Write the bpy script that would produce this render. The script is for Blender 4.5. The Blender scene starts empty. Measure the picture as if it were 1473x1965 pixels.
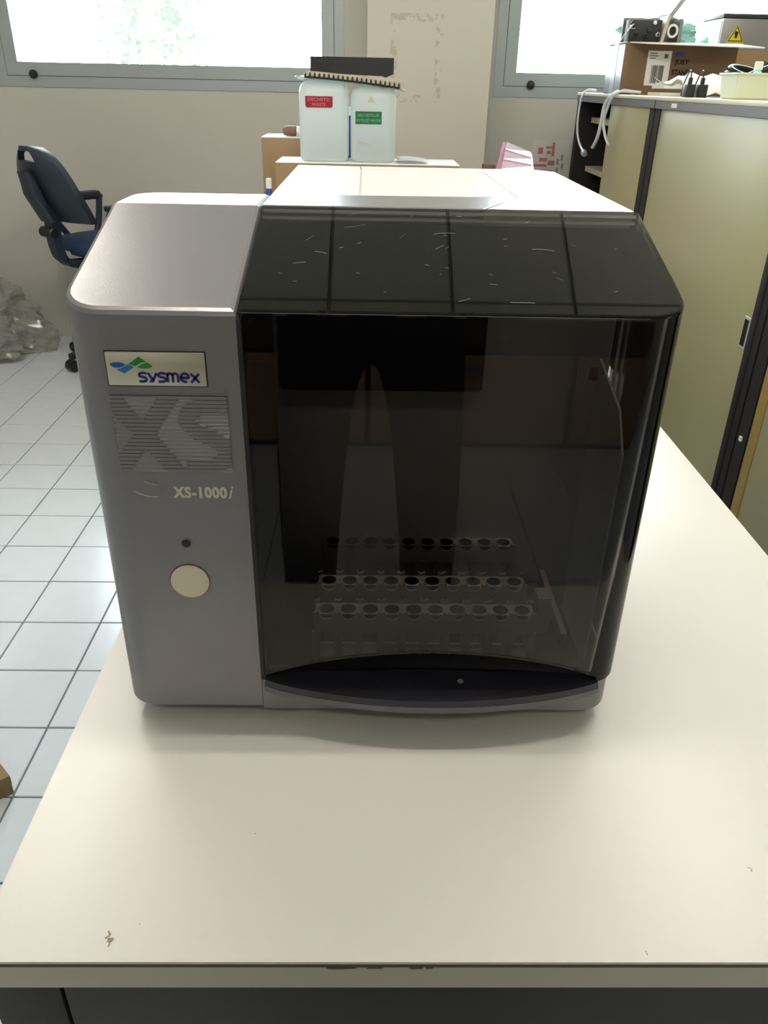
import bpy, bmesh, math, random
from mathutils import Vector, Matrix, noise
random.seed(7)
SC = bpy.context.scene
COL = SC.collection

# ------------------------------------------------------------------ camera
F_PX, W_PX, H_PX = 1512.28, 1473, 1965
R = [[0.9998, -0.0112, 0.0192], [0.0115, -0.4786, -0.8780], [0.0191, 0.8780, -0.4783]]
cam_d = bpy.data.cameras.new('camera')
cam = bpy.data.objects.new('camera', cam_d)
COL.objects.link(cam)
cam_d.sensor_fit = 'VERTICAL'
cam_d.sensor_height = 32.0
cam_d.lens = 32.0 * F_PX / H_PX
cam_d.clip_start = 0.01
xr = Vector(R[0]).normalized()
fw = (Vector(R[2]) - xr * xr.dot(Vector(R[2]))).normalized()
up = xr.cross(fw)
M = Matrix((xr, up, -fw)).transposed().to_4x4()
M.translation = (0, 0, 1.284)
cam.matrix_world = M
SC.camera = cam

# ------------------------------------------------------------------ world, light, exposure
SKY = 24.0
LAMP = 70.0
w = bpy.data.worlds.new('overcast_sky')
SC.world = w
w.use_nodes = True
bg = w.node_tree.nodes['Background']
bg.inputs[0].default_value = (0.88, 0.965, 1.0, 1)
bg.inputs[1].default_value = SKY
SC.view_settings.view_transform = 'Standard'
SC.view_settings.look = 'None'
SC.view_settings.exposure = -0.22
SC.view_settings.gamma = 1.0
SC.view_settings.use_curve_mapping = False
SC.cycles.max_bounces = 10
SC.cycles.diffuse_bounces = 6
SC.cycles.transparent_max_bounces = 16
SC.cycles.caustics_reflective = False
SC.cycles.caustics_refractive = False
SC.cycles.sample_clamp_indirect = 6.0

WIN = [(-1.826, -0.146), (0.588, 2.30)]
WZ0, WZ1, WY = 1.234, 2.50, 4.40
for i, (a, b) in enumerate(WIN):          # portals that only guide the sky light through the openings
    ld = bpy.data.lights.new('window_portal', 'AREA')
    ld.shape = 'RECTANGLE'
    ld.size, ld.size_y = b - a, WZ1 - WZ0
    ld.cycles.is_portal = True
    lo = bpy.data.objects.new('window_portal', ld)
    lo.location = ((a + b) / 2, WY + 0.16, (WZ0 + WZ1) / 2)
    lo.rotation_euler = (-math.pi / 2, 0, 0)
    COL.objects.link(lo)


# ------------------------------------------------------------------ materials
def lin(c):
    r = []
    for v in c[:3]:
        v = v / 255.0
        r.append(v / 12.92 if v <= 0.04045 else ((v + 0.055) / 1.055) ** 2.4)
    return (*r, 1.0)


MATS = {}


def mat(name, c, rough=0.5, metal=0.0, spec=0.5, bump=0.0, bscale=200.0, var=0.0, vscale=6.0, coat=0.0, vstretch=None, emit=None):
    if name in MATS:
        return MATS[name]
    m = bpy.data.materials.new(name)
    m.use_nodes = True
    nt = m.node_tree
    p = nt.nodes['Principled BSDF']
    col = lin(c)
    p.inputs['Base Color'].default_value = col
    p.inputs['Roughness'].default_value = rough
    p.inputs['Metallic'].default_value = metal
    p.inputs['Specular IOR Level'].default_value = spec
    p.inputs['Coat Weight'].default_value = coat
    p.inputs['Coat Roughness'].default_value = 0.08
    if emit:
        p.inputs['Emission Color'].default_value = lin(emit[0])
        p.inputs['Emission Strength'].default_value = emit[1]
    tc = nt.nodes.new('ShaderNodeTexCoord')
    if var:
        mp = nt.nodes.new('ShaderNodeMapping')
        if vstretch:
            mp.inputs['Scale'].default_value = vstretch
        nz = nt.nodes.new('ShaderNodeTexNoise')
        nz.inputs['Scale'].default_value = vscale
        nz.inputs['Detail'].default_value = 5
        mx = nt.nodes.new('ShaderNodeMix')
        mx.data_type = 'RGBA'
        mx.inputs['A'].default_value = tuple(v * (1 - var) for v in col[:3]) + (1,)
        mx.inputs['B'].default_value = tuple(min(1, v * (1 + var)) for v in col[:3]) + (1,)
        nt.links.new(tc.outputs['Object'], mp.inputs['Vector'])
        nt.links.new(mp.outputs[0], nz.inputs['Vector'])
        nt.links.new(nz.outputs['Fac'], mx.inputs['Factor'])
        nt.links.new(mx.outputs['Result'], p.inputs['Base Color'])
    if bump:
        nb = nt.nodes.new('ShaderNodeTexNoise')
        nb.inputs['Scale'].default_value = bscale
        nb.inputs['Detail'].default_value = 3
        bp = nt.nodes.new('ShaderNodeBump')
        bp.inputs['Strength'].default_value = bump
        bp.inputs['Distance'].default_value = 0.002
        nt.links.new(tc.outputs['Object'], nb.inputs['Vector'])
        nt.links.new(nb.outputs['Fac'], bp.inputs['Height'])
        nt.links.new(bp.outputs['Normal'], p.inputs['Normal'])
    MATS[name] = m
    return m


def see_through(name, tint, ior=1.45, rough=0.02, diffuse=None, dif_amt=0.0, translucent=False):
    """thin clear or tinted sheet: transparent body, Fresnel gloss, optional milky part"""
    m = bpy.data.materials.new(name)
    m.use_nodes = True
    nt = m.node_tree
    for n in list(nt.nodes):
        nt.nodes.remove(n)
    out = nt.nodes.new('ShaderNodeOutputMaterial')
    tr = nt.nodes.new('ShaderNodeBsdfTransparent')
    tr.inputs[0].default_value = (*tint, 1)
    gl = nt.nodes.new('ShaderNodeBsdfGlossy')
    gl.inputs['Roughness'].default_value = rough
    fr = nt.nodes.new('ShaderNodeFresnel')
    fr.inputs[0].default_value = ior
    mx = nt.nodes.new('ShaderNodeMixShader')
    body = tr.outputs[0]
    if dif_amt:
        df = nt.nodes.new('ShaderNodeBsdfTranslucent' if translucent else 'ShaderNodeBsdfDiffuse')
        df.inputs[0].default_value = (*diffuse, 1)
        m2 = nt.nodes.new('ShaderNodeMixShader')
        m2.inputs[0].default_value = dif_amt
        nt.links.new(tr.outputs[0], m2.inputs[1])
        nt.links.new(df.outputs[0], m2.inputs[2])
        body = m2.outputs[0]
    nt.links.new(fr.outputs[0], mx.inputs[0])
    nt.links.new(body, mx.inputs[1])
    nt.links.new(gl.outputs[0], mx.inputs[2])
    nt.links.new(mx.outputs[0], out.inputs[0])
    MATS[name] = m
    return m


def milky(name, c, amt=0.5, rough=0.35):
    """translucent plastic wall: half diffuse, half light passing through, with a soft gloss"""
    m = bpy.data.materials.new(name)
    m.use_nodes = True
    nt = m.node_tree
    p = nt.nodes['Principled BSDF']
    p.inputs['Base Color'].default_value = lin(c)
    p.inputs['Roughness'].default_value = rough
    tl = nt.nodes.new('ShaderNodeBsdfTranslucent')
    tl.inputs[0].default_value = lin(c)
    mx = nt.nodes.new('ShaderNodeMixShader')
    mx.inputs[0].default_value = amt
    out = nt.nodes['Material Output']
    nt.links.new(p.outputs[0], mx.inputs[1])
    nt.links.new(tl.outputs[0], mx.inputs[2])
    nt.links.new(mx.outputs[0], out.inputs[0])
    MATS[name] = m
    return m


# ------------------------------------------------------------------ mesh helpers
def link(name, me, m=None, parent=None, smooth=True, loc=None):
    o = bpy.data.objects.new(name, me)
    COL.objects.link(o)
    if m is not None and not me.materials:
        me.materials.append(m)
    if parent is not None:
        o.parent = parent
    if loc:
        o.location = loc
    return o


def done(name, bm, m, parent=None, smooth=30.0, recalc=True):
    if recalc:
        bmesh.ops.recalc_face_normals(bm, faces=bm.faces)
    if smooth:
        lim = math.radians(smooth)
        for f in bm.faces:
            f.smooth = True
        for e in bm.edges:
            if len(e.link_faces) == 2:
                e.smooth = e.calc_face_angle(0) < lim
    me = bpy.data.meshes.new(name)
    bm.to_mesh(me)
    bm.free()
    return link(name, me, m, parent)


def tag(o, label=None, cat=None, group=None, kind=None):
    if label: o['label'] = label
    if cat: o['category'] = cat
    if group: o['group'] = group
    if kind: o['kind'] = kind
    return o


def empty(name, loc=(0, 0, 0), rz=0.0):
    o = bpy.data.objects.new(name, None)
    o.empty_display_size = 0.05
    o.location = loc
    o.rotation_euler = (0, 0, rz)
    COL.objects.link(o)
    return o


def box(bm, x0, x1, y0, y1, z0, z1, bev=0.0, seg=2):
    r = bmesh.ops.create_cube(bm, size=1.0)
    vs = r['verts']
    for v in vs:
        v.co = ((x0 + x1) / 2 + v.co.x * (x1 - x0), (y0 + y1) / 2 + v.co.y * (y1 - y0), (z0 + z1) / 2 + v.co.z * (z1 - z0))
    if bev:
        es = list({e for v in vs for e in v.link_edges})
        r2 = bmesh.ops.bevel(bm, geom=es, offset=bev, segments=seg, affect='EDGES', profile=0.5)
        return list({v for f in r2['faces'] for v in f.verts} | {v for v in vs if v.is_valid})
    return vs


def bx(name, m, parent, *d, bev=0.0, seg=2):
    bm = bmesh.new()
    box(bm, *d, bev=bev, seg=seg)
    return done(name, bm, m, parent)


def xf(bm, verts, mtx):
    for v in verts:
        v.co = mtx @ v.co


def loft(bm, rings, cap0=True, cap1=True, closed=True):
    vr = [[bm.verts.new(p) for p in r] for r in rings]
    n = len(vr[0])
    for a, b in zip(vr, vr[1:]):
        for i in range(n if closed else n - 1):
            j = (i + 1) % n
            bm.faces.new((a[i], a[j], b[j], b[i]))
    if cap0 and closed: bm.faces.new(vr[0][::-1])
    if cap1 and closed: bm.faces.new(vr[-1])
    return vr


def tube(bm, pts, r, n=8, caps=True):
    pts = [Vector(p) for p in pts]
    rs = r if isinstance(r, (list, tuple)) else [r] * len(pts)
    rings = []
    prev = None
    for i, p in enumerate(pts):
        t = (pts[min(i + 1, len(pts) - 1)] - pts[max(i - 1, 0)]).normalized()
        if prev is None:
            u = t.cross(Vector((0, 0, 1)))
            if u.length < 0.05: u = t.cross(Vector((0, 1, 0)))
        else:
            u = prev - t * prev.dot(t)
        u.normalize()
        prev = u
        v = t.cross(u)
        rings.append([p + (u * math.cos(a) + v * math.sin(a)) * rs[i] for a in [k * 2 * math.pi / n for k in range(n)]])
    loft(bm, rings, caps, caps)


def smooth_path(pts, k=6):
    pts = [Vector(p) for p in pts]
    out = []
    for i in range(len(pts) - 1):
        p0, p1, p2, p3 = pts[max(i - 1, 0)], pts[i], pts[i + 1], pts[min(i + 2, len(pts) - 1)]
        for j in range(k):
            t = j / k
            out.append(0.5 * ((2 * p1) + (-p0 + p2) * t + (2 * p0 - 5 * p1 + 4 * p2 - p3) * t * t + (-p0 + 3 * p1 - 3 * p2 + p3) * t ** 3))
    out.append(pts[-1])
    return out


def lathe(bm, prof, c=(0, 0, 0), n=24, axis='Z'):
    rings = []
    for r, h in prof:
        ring = []
        for k in range(n):
            a = k * 2 * math.pi / n
            p = (r * math.cos(a), r * math.sin(a), h)
            if axis == 'Y': p = (p[0], -h, p[1])
            if axis == 'X': p = (h, p[0], p[1])
            ring.append(Vector(p) + Vector(c))
        rings.append(ring)
    loft(bm, rings)


def rrect(x0, x1, y0, y1, rad, n=6):
    """rounded rectangle, counter-clockwise; rad = (bl, br, tr, tl)"""
    if not isinstance(rad, (list, tuple)): rad = [rad] * 4
    out = []
    for (cx, cy, sx, sy, a0, r) in ((x0, y0, 1, 1, 180, rad[0]), (x1, y0, -1, 1, 270, rad[1]), (x1, y1, -1, -1, 0, rad[2]), (x0, y1, 1, -1, 90, rad[3])):
        if r <= 0:
            out.append((cx, cy)); continue
        for k in range(n + 1):
            a = math.radians(a0 + 90 * k / n)
            out.append((cx + sx * r + r * math.cos(a), cy + sy * r + r * math.sin(a)))
    return out


def inset(poly, d):
    n = len(poly)
    out = []
    for i in range(n):
        p0, p, p1 = Vector(poly[i - 1]), Vector(poly[i]), Vector(poly[(i + 1) % n])
        a, b = (p - p0), (p1 - p)
        if a.length < 1e-9 or b.length < 1e-9:
            out.append(tuple(p)); continue
        n1 = Vector((-a.y, a.x)).normalized(); n2 = Vector((-b.y, b.x)).normalized()
        bis = (n1 + n2)
        L = bis.length
        if L < 1e-6:
            out.append(tuple(p)); continue
        bis /= L
        out.append(tuple(p + bis * d / max(0.3, bis.dot(n1))))
    return out


def slab(bm, poly, z0, z1, bev=0.0):
    """extrude a plan polygon with a small eased top edge"""
    rings = [[(x, y, z0) for x, y in poly]]
    if bev:
        rings.append([(x, y, z1 - bev) for x, y in poly])
        q = inset(poly, bev * 0.3); rings.append([(x, y, z1 - bev * 0.3) for x, y in q])
        q = inset(poly, bev); rings.append([(x, y, z1) for x, y in q])
    else:
        rings.append([(x, y, z1) for x, y in poly])
    loft(bm, rings)


def plate_xz(bm, poly, y0, y1):
    """extrude an outline drawn in x,z between y0 and y1"""
    loft(bm, [[(x, y0, z) for x, z in poly], [(x, y1, z) for x, z in poly]])


def text_mesh(body, size, offset=0.0, shear=0.0, extrude=0.0002, spacing=1.0):
    cu = bpy.data.curves.new('lettering', 'FONT')
    cu.body = body
    cu.size = size
    cu.offset = offset
    cu.shear = shear
    cu.extrude = extrude
    cu.space_character = spacing
    cu.align_x = 'LEFT'
    cu.resolution_u = 4
    o = bpy.data.objects.new('lettering', cu)
    COL.objects.link(o)
    dg = bpy.context.evaluated_depsgraph_get()
    me = bpy.data.meshes.new_from_object(o.evaluated_get(dg))
    bpy.data.objects.remove(o)
    bpy.data.curves.remove(cu)
    return me


def lettering(body, m, parent, x0, x1, z0, z1, y, offset=0.0, shear=0.0, rot=None, spacing=1.0):
    """text fitted into x0..x1 / z0..z1 on a face looking towards -y"""
    me = text_mesh(body, 1.0, offset, shear, 0.0, spacing)
    xs = [v.co.x for v in me.vertices]; ys = [v.co.y for v in me.vertices]
    sx = (x1 - x0) / (max(xs) - min(xs)); sz = (z1 - z0) / (max(ys) - min(ys))
    for v in me.vertices:
        v.co = (x0 + (v.co.x - min(xs)) * sx, y, z0 + (v.co.y - min(ys)) * sz)
    return link('lettering', me, m, parent)


def ribbon(bm, pts, wd, y):
    """flat stroke of constant width in the x,z plane"""
    pts = [Vector(p) for p in pts]
    L, Rr = [], []
    for i, p in enumerate(pts):
        a = pts[max(i - 1, 0)]; b = pts[min(i + 1, len(pts) - 1)]
        t = (b - a).normalized()
        nn = Vector((-t.y, t.x)) * wd / 2
        L.append(bm.verts.new((p.x + nn.x, y, p.y + nn.y)))
        Rr.append(bm.verts.new((p.x - nn.x, y, p.y - nn.y)))
    for i in range(len(pts) - 1):
        bm.faces.new((L[i], L[i + 1], Rr[i + 1], Rr[i]))


# ------------------------------------------------------------------ palette
M_wall = mat('wall_paint', (194, 192, 184), 0.75, bump=0.15, bscale=60, var=0.05, vscale=1.5)
M_ceil = mat('ceiling_panel', (225, 225, 220), 0.85, bump=0.3, bscale=90)
M_grid = mat('ceiling_grid', (176, 176, 172), 0.6)
M_tile = mat('floor_tile', (212, 219, 226), 0.2, var=0.05, vscale=14, bump=0.04, bscale=30)
M_grout = mat('floor_grout', (104, 112, 120), 0.8)
M_alu = mat('window_aluminium', (168, 176, 178), 0.45, metal=0.35, var=0.04, vscale=5)
M_black = mat('black_plastic', (16, 17, 21), 0.45)
M_lam = mat('desk_laminate', (224, 221, 214), 0.30, spec=0.5, var=0.02, vscale=9, bump=0.03, bscale=500)
M_edge = mat('desk_edge_band', (196, 190, 172), 0.5, bump=0.1, bscale=400)
M_brown = mat('desk_edge_line', (92, 70, 50), 0.6)
M_dark = mat('dark_desk_metal', (42, 42, 45), 0.5, bump=0.08, bscale=500)
M_silver = mat('silver_grey_paint', (129, 128, 131), 0.27, metal=0.35, spec=0.5, bump=0.06, bscale=900, var=0.02, vscale=700)
M_white = mat('white_plastic', (244, 244, 243), 0.22, bump=0.02, bscale=600)
M_lip = mat('handle_dark_plastic', (13, 13, 17), 0.25)
M_lipf = mat('handle_rim', (92, 92, 95), 0.3)
M_seam = mat('dark_seam', (20, 20, 22), 0.6)
M_chamber = mat('chamber_dark', (15, 15, 16), 0.6)
M_chrefl = mat('chamber_reflection_pale', (222, 230, 245), 0.5)
M_rack = mat('rack_plastic', (228, 222, 214), 0.4)
M_cream = mat('button_cream', (222, 214, 190), 0.45)
M_badge = mat('badge_brushed', (206, 200, 182), 0.32, metal=0.55, var=0.03, vscale=300, vstretch=(1, 1, 30))
M_blue1 = mat('emblem_blue', (32, 78, 150), 0.4)
M_blue2 = mat('emblem_light_blue', (44, 110, 172), 0.4)
M_green = mat('emblem_green', (34, 124, 48), 0.4)
M_navy = mat('lettering_navy', (30, 36, 104), 0.4)
M_print = mat('lettering_grey', (198, 194, 186), 0.5)
M_card = mat('cardboard', (156, 128, 96), 0.8, var=0.08, vscale=12, bump=0.1, bscale=120)
M_cardd = mat('cardboard_dark', (116, 93, 70), 0.8, var=0.08, vscale=12, bump=0.1, bscale=120)
M_paper = mat('white_paper', (235, 235, 232), 0.7)
M_tape = mat('clear_tape', (150, 158, 172), 0.3)
M_cabdoor = mat('cabinet_door_olive', (162, 157, 120), 0.42, var=0.03, vscale=3, bump=0.04, bscale=300)
M_cabframe = mat('cabinet_frame_dark', (36, 34, 36), 0.7, spec=0.2)
M_rail = mat('cabinet_rail_grey', (96, 94, 98), 0.5)
M_worktop = mat('worktop_beige', (208, 200, 176), 0.4)
M_gold = mat('shutter_edge_ochre', (158, 134, 74), 0.45)
M_chair = mat('chair_navy_plastic', (34, 44, 58), 0.4, bump=0.05, bscale=200)
M_cloth = mat('chair_blue_fabric', (36, 58, 96), 0.8, bump=0.3, bscale=500)
M_cable = mat('white_cable', (214, 220, 228), 0.4)
M_red = mat('label_red', (150, 18, 40), 0.5)
M_lgreen = mat('label_green', (18, 96, 58), 0.5)
M_steel = mat('steel_case', (150, 148, 148), 0.35, metal=0.5)
M_yellow = mat('warning_yellow', (226, 206, 40), 0.5)
M_tray = mat('pale_green_tray', (230, 238, 212), 0.35)
M_pink = mat('pink_plastic', (206, 140, 168), 0.25)
M_bluep = mat('blue_plastic', (44, 70, 150), 0.35)
M_wood = mat('rough_wood', (128, 110, 72), 0.75, var=0.25, vscale=10, vstretch=(1, 12, 1), bump=0.3, bscale=60)
M_trouser = mat('dark_navy_cloth', (18, 22, 36), 0.9, bump=0.3, bscale=300)
M_skin = mat('skin', (196, 150, 124), 0.5)
M_hair = mat('dark_hair', (38, 30, 26), 0.6)
M_can = milky('jerrycan_plastic', (236, 242, 240), 0.5)
M_bag = see_through('clear_plastic_bag', (0.55, 0.95, 0.9), 1.4, 0.15, (0.42, 0.85, 0.78), 0.97)
M_wrap = see_through('crumpled_plastic_wrap', (0.88, 0.88, 0.85), 1.45, 0.12, (0.62, 0.62, 0.58), 0.30)
M_glass = see_through('window_glass', (0.94, 0.97, 0.97), 1.45, 0.0)
M_smoke = see_through('smoked_acrylic', (0.50, 0.49, 0.48), 1.41, 0.015)
M_leaf = mat('leaf_green', (110, 150, 110), 0.6)
M_bark = mat('bark', (120, 110, 95), 0.9)
M_grass = mat('outdoor_ground', (120, 125, 105), 0.9, var=0.2, vscale=0.6)

# fine hair scratches on the smoked cover: thin random light streaks that roughen the gloss
nt = M_smoke.node_tree

# ------------------------------------------------------------------ room shell
XL, XR, YB, YF, ZC = -3.2, 2.7, -2.20, 4.40, 2.80
tag(bx('ground', M_grass, None, -40, 40, 4.8, 70, -3.2, -3.0), kind='structure')


def wall(name, m, *boxes):
    bm = bmesh.new()
    for b in boxes:
        box(bm, *b)
    return tag(done(name, bm, m, None, 0), kind='structure')


(a1, b1), (a2, b2) = WIN
wall('wall_front', M_wall, (XL, XR, YF, YF + .2, 0, WZ0), (XL, XR, YF, YF + .2, WZ1, ZC),
     (XL, a1, YF, YF + .2, WZ0, WZ1), (b1, a2, YF, YF + .2, WZ0, WZ1), (b2, XR, YF, YF + .2, WZ0, WZ1))
wall('wall_left', M_wall, (XL - .2, XL, YB, YF + .2, 0, ZC))
wall('wall_right', M_wall, (XR, XR + .2, YB, YF + .2, 0, ZC))
wall('wall_back', M_wall, (XL - .2, XR + .2, YB - .2, YB, 0, ZC))
M_pillar = mat('pillar_paint', (212, 208, 197), 0.75, bump=0.15, bscale=60, var=0.04, vscale=2)
# yellowed glue marks left by a removed notice: blotches along a rectangle on the pillar face
nt = M_pillar.node_tree
pb = nt.nodes['Principled BSDF']
src = pb.inputs['Base Color'].links[0].from_socket
tc = nt.nodes.new('ShaderNodeTexCoord')
sep = nt.nodes.new('ShaderNodeSeparateXYZ')
nt.links.new(tc.outputs['Object'], sep.inputs[0])


def mth(nt, op, a, b=None, c=None):
    n = nt.nodes.new('ShaderNodeMath')
    n.operation = op
    for i, v in enumerate((a, b, c)):
        if v is None: continue
        if isinstance(v, (int, float)): n.inputs[i].default_value = v
        else: nt.links.new(v, n.inputs[i])
    return n.outputs[0]


cxp, czp, hw, hh = 0.195, 1.385, 0.105, 0.165
dx = mth(nt, 'SUBTRACT', mth(nt, 'ABSOLUTE', mth(nt, 'SUBTRACT', sep.outputs[0], cxp)), hw)
dz = mth(nt, 'SUBTRACT', mth(nt, 'ABSOLUTE', mth(nt, 'SUBTRACT', sep.outputs[2], czp)), hh)
edge = mth(nt, 'ABSOLUTE', mth(nt, 'MAXIMUM', dx, dz))
band = mth(nt, 'LESS_THAN', edge, 0.016)
nz = nt.nodes.new('ShaderNodeTexNoise')
nz.inputs['Scale'].default_value = 38
nz.inputs['Detail'].default_value = 6
nt.links.new(tc.outputs['Object'], nz.inputs['Vector'])
blot = mth(nt, 'GREATER_THAN', nz.outputs['Fac'], 0.53)
fac = mth(nt, 'MULTIPLY', mth(nt, 'MULTIPLY', band, blot), 0.33)
mx = nt.nodes.new('ShaderNodeMix')
mx.data_type = 'RGBA'
nt.links.new(fac, mx.inputs['Factor'])
nt.links.new(src, mx.inputs['A'])
mx.inputs['B'].default_value = lin((150, 138, 112))
nt.links.new(mx.outputs['Result'], pb.inputs['Base Color'])
wall('wall_pillar', M_pillar, (-0.033, 0.548, YF - .15, YF, 0, ZC))

# ceiling with suspended panels
ceil = tag(bx('ceiling', M_grid, None, XL - .2, XR + .2, YB - .2, YF + .2, ZC, ZC + .1), kind='structure')
bm = bmesh.new()
for i in range(15):
    for j in range(16):
        x0, y0 = XL + .05 + i * .43, YB + .02 + j * .43
        x1, y1 = min(x0 + .415, XR), min(y0 + .415, YF)
        if x1 - x0 > .05 and y1 - y0 > .05:
            box(bm, x0, x1, y0, y1, ZC - .012, ZC + .01)
tag(done('ceiling_panel', bm, M_ceil, ceil, 0), kind='stuff')

# floor: grout bed and square tiles, those in view each their own piece
floor = tag(bx('floor', M_grout, None, XL - .2, XR + .2, YB - .2, YF + .2, -.1, -.004), kind='structure')
TX, TY, SX, SY = -1.534, 3.6727, 0.2047, 0.1953
g = 0.0022
bm = bmesh.new()
box(bm, g, SX - g, g, SY - g, -.02, 0, bev=.0012, seg=1)
tile_me = None
rest = bmesh.new()
for i in range(-9, 22):
    for j in range(-29, 5):
        x0, y0 = TX + i * SX, TY + j * SY
        x1, y1 = min(x0 + SX, XR), min(y0 + SY, YF)
        x0c, y0c = max(x0, XL), max(y0, YB)
        if x1 - x0c < .03 or y1 - y0c < .03: continue
        full = x1 - x0c > SX - 1e-4 and y1 - y0c > SY - 1e-4
        near = -2.56 < x0 < -.35 and y0 > .55
        if near and full:
            if tile_me is None:
                t = done('tile', bm, M_tile, floor)
                tile_me = t.data
            else:
                t = link('tile', tile_me, None, floor)
            t.location = (x0, y0, random.uniform(-.0004, .0004))
        else:
            box(rest, x0c + g, x1 - g, y0c + g, y1 - g, -.02, 0)
tag(done('tile_field', rest, M_tile, floor, 0), kind='stuff')


# windows: fixed outer frame, opening sash, pane, black latch
def window(n, a, b, latch_x):
    r = tag(empty('window_%d' % n, ((a + b) / 2, YF, WZ0)), kind='structure')
    off = Vector(((a + b) / 2, YF, WZ0))

    def bar(bm, x0, x1, z0, z1, d0, d1, wd):
        # mitred rectangular ring x0..x1,z0..z1, bar width wd, between depths d0..d1
        o = [(x0, z0), (x1, z0), (x1, z1), (x0, z1)]
        i = [(x0 + wd, z0 + wd), (x1 - wd, z0 + wd), (x1 - wd, z1 - wd), (x0 + wd, z1 - wd)]
        for k in range(4):
            l = (k + 1) % 4
            q = [o[k], o[l], i[l], i[k]]
            loft(bm, [[(p[0] - off.x, d0, p[1] - off.z) for p in q], [(p[0] - off.x, d1, p[1] - off.z) for p in q]])
    bm = bmesh.new(); bar(bm, a, b, WZ0, WZ1, -.004, .10, .046)
    done('frame', bm, M_alu, r, 0)
    bm = bmesh.new(); bar(bm, a + .0485, b - .0485, WZ0 + .0485, WZ1 - .0485, -.005, .07, .0575)
    s = done('sash', bm, M_alu, r, 0)
    bm = bmesh.new(); bar(bm, a + .0455, b - .0455, WZ0 + .0455, WZ1 - .0455, -.001, .06, .0035)
    done('gasket', bm, M_seam, r, 0)
    bm = bmesh.new(); box(bm, a + .1 - off.x, b - .1 - off.x, .03, .036, .1, WZ1 - WZ0 - .1)
    done('pane', bm, M_glass, r, 0)
    bm = bmesh.new()
    lathe(bm, [(.002, .03), (.014, .028), (.019, .02), (.019, .0)], (latch_x - off.x, .0, .054), 16, 'Y')
    done('latch', bm, M_black, s)


window(1, a1, b1, -1.65)
window(2, a2, b2, .768)

# ------------------------------------------------------------------ ceiling lamps (above the frame), the rear one added as front fill
for lx, ly, ang, pw, where in ((-1.22, 2.45, 0, LAMP * 1.2, 'over the open floor near the left window'), (1.28, 2.15, 0, LAMP * 0.9, 'over the cabinets near the right window'),
                              (.05, .69, 90, LAMP * 1.3, 'straight above the analyser'), (.05, -1.2, 90, LAMP * .55, 'added as unseen fill light above the long dark cupboard')):
    M_tube = mat('fluorescent_tube_%d' % round(pw), (255, 250, 240), 0.4, emit=((255, 247, 236), pw))
    r = tag(empty('ceiling_lamp', (lx, ly, ZC - .012), math.radians(ang)), 'white twin-tube ceiling lamp ' + where, 'lamp')
    bm = bmesh.new(); box(bm, -.09, .09, -.62, .62, -.05, 0, bev=.008)
    done('housing', bm, M_white, r)
    for q in (-.045, .045):
        bm = bmesh.new(); tube(bm, [(q, -.59, -.069), (q, .59, -.069)], .016, 10)
        done('fluorescent_tube', bm, M_tube, r)

# ------------------------------------------------------------------ near desk
DT = 0.746
DX0, DX1, DY0, DY1 = -0.274, 0.526, 0.332, 1.93


def desk(name, label, x0, x1, y0, y1):
    r = tag(empty(name, (x0, y0, 0)), label, 'desk')
    wx, wy = x1 - x0, y1 - y0
    bx('desk_top', M_lam, r, 0, wx, 0, wy, DT - .0028, DT)
    bx('edge_line', M_brown, r, -.0003, wx + .0003, -.0004, wy + .0004, DT - .0054, DT - .0028)
    bx('edge_band', M_edge, r, 0, wx, 0, wy, DT - .031, DT - .0054, bev=.001, seg=1)
    bx('end_panel', M_dark, r, .005, .0565, .003, wy - .03, 0, DT - .031, bev=.002)
    bx('end_panel', M_dark, r, wx - .0565, wx - .005, .003, wy - .03, 0, DT - .031, bev=.002)
    bx('front_panel', M_dark, r, .0585, wx - .0585, .003, .03, .12, DT - .031, bev=.002)
    return r


near_desk = desk('desk', 'cream laminate desk with dark panels carrying the grey analyser', DX0, DX1, DY0, DY1)
# worn spots and chips in the laminate
M_scuff = mat('worn_laminate', (150, 140, 122), 0.8)
M_chip = mat('chipped_edge', (104, 86, 66), 0.8)


def blob(name, m, parent, pts, wd, z):
    bm = bmesh.new()
    L, Rr = [], []
    P = smooth_path([(x, y, z) for x, y in pts], 4)
    for i, p in enumerate(P):
        t = (P[min(i + 1, len(P) - 1)] - P[max(i - 1, 0)]).normalized()
        nn = Vector((-t.y, t.x, 0)) * wd * (0.35 + random.random()) * .5
        L.append(bm.verts.new(p + nn)); Rr.append(bm.verts.new(p - nn))
    for i in range(len(P) - 1):
        bm.faces.new((L[i], L[i + 1], Rr[i + 1], Rr[i]))
    return done(name, bm, m, parent, 0)


ox, oy = DX0, DY0
for pts, wd in (([(-.1832, .3545), (-.1815, .352), (-.1822, .3505), (-.184, .349)], .0016), ([(-.182, .348), (-.180, .349), (-.1785, .3485), (-.180, .347), (-.182, .3465)], .0018),
                ([(-.1800, .3465), (-.1797, .344), (-.1802, .3428)], .001), ([(.301, .4085), (.304, .407), (.303, .4045)], .0009), ([(.20, .3405), (.2003, .337)], .0006),
                ([(-.163, .360), (-.162, .3598)], .0012), ([(-.09, .438), (-.089, .439)], .0009)):
    blob('worn_spot', M_scuff, near_desk, [(x - ox, y - oy) for x, y in pts], wd, DT + .0002)
for cx, wd in ((-.016, .012), (.008, .006), (.037, .005), (.046, .003)):
    bm = bmesh.new()
    pts = []
    for k in range(9):
        a = k * 2 * math.pi / 9
        pts.append((cx - ox + wd * math.cos(a) * random.uniform(.7, 1.1), DT - .0066 + .0011 * math.sin(a) * random.uniform(.5, 1.4)))
    plate_xz(bm, pts, -.0004, .001)
    done('edge_chip', bm, M_chip, near_desk, 0)

far_desk = desk('desk', 'white topped desk standing behind the analyser under boxes and canisters', -.46, .86, 2.86, 3.80)

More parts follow.
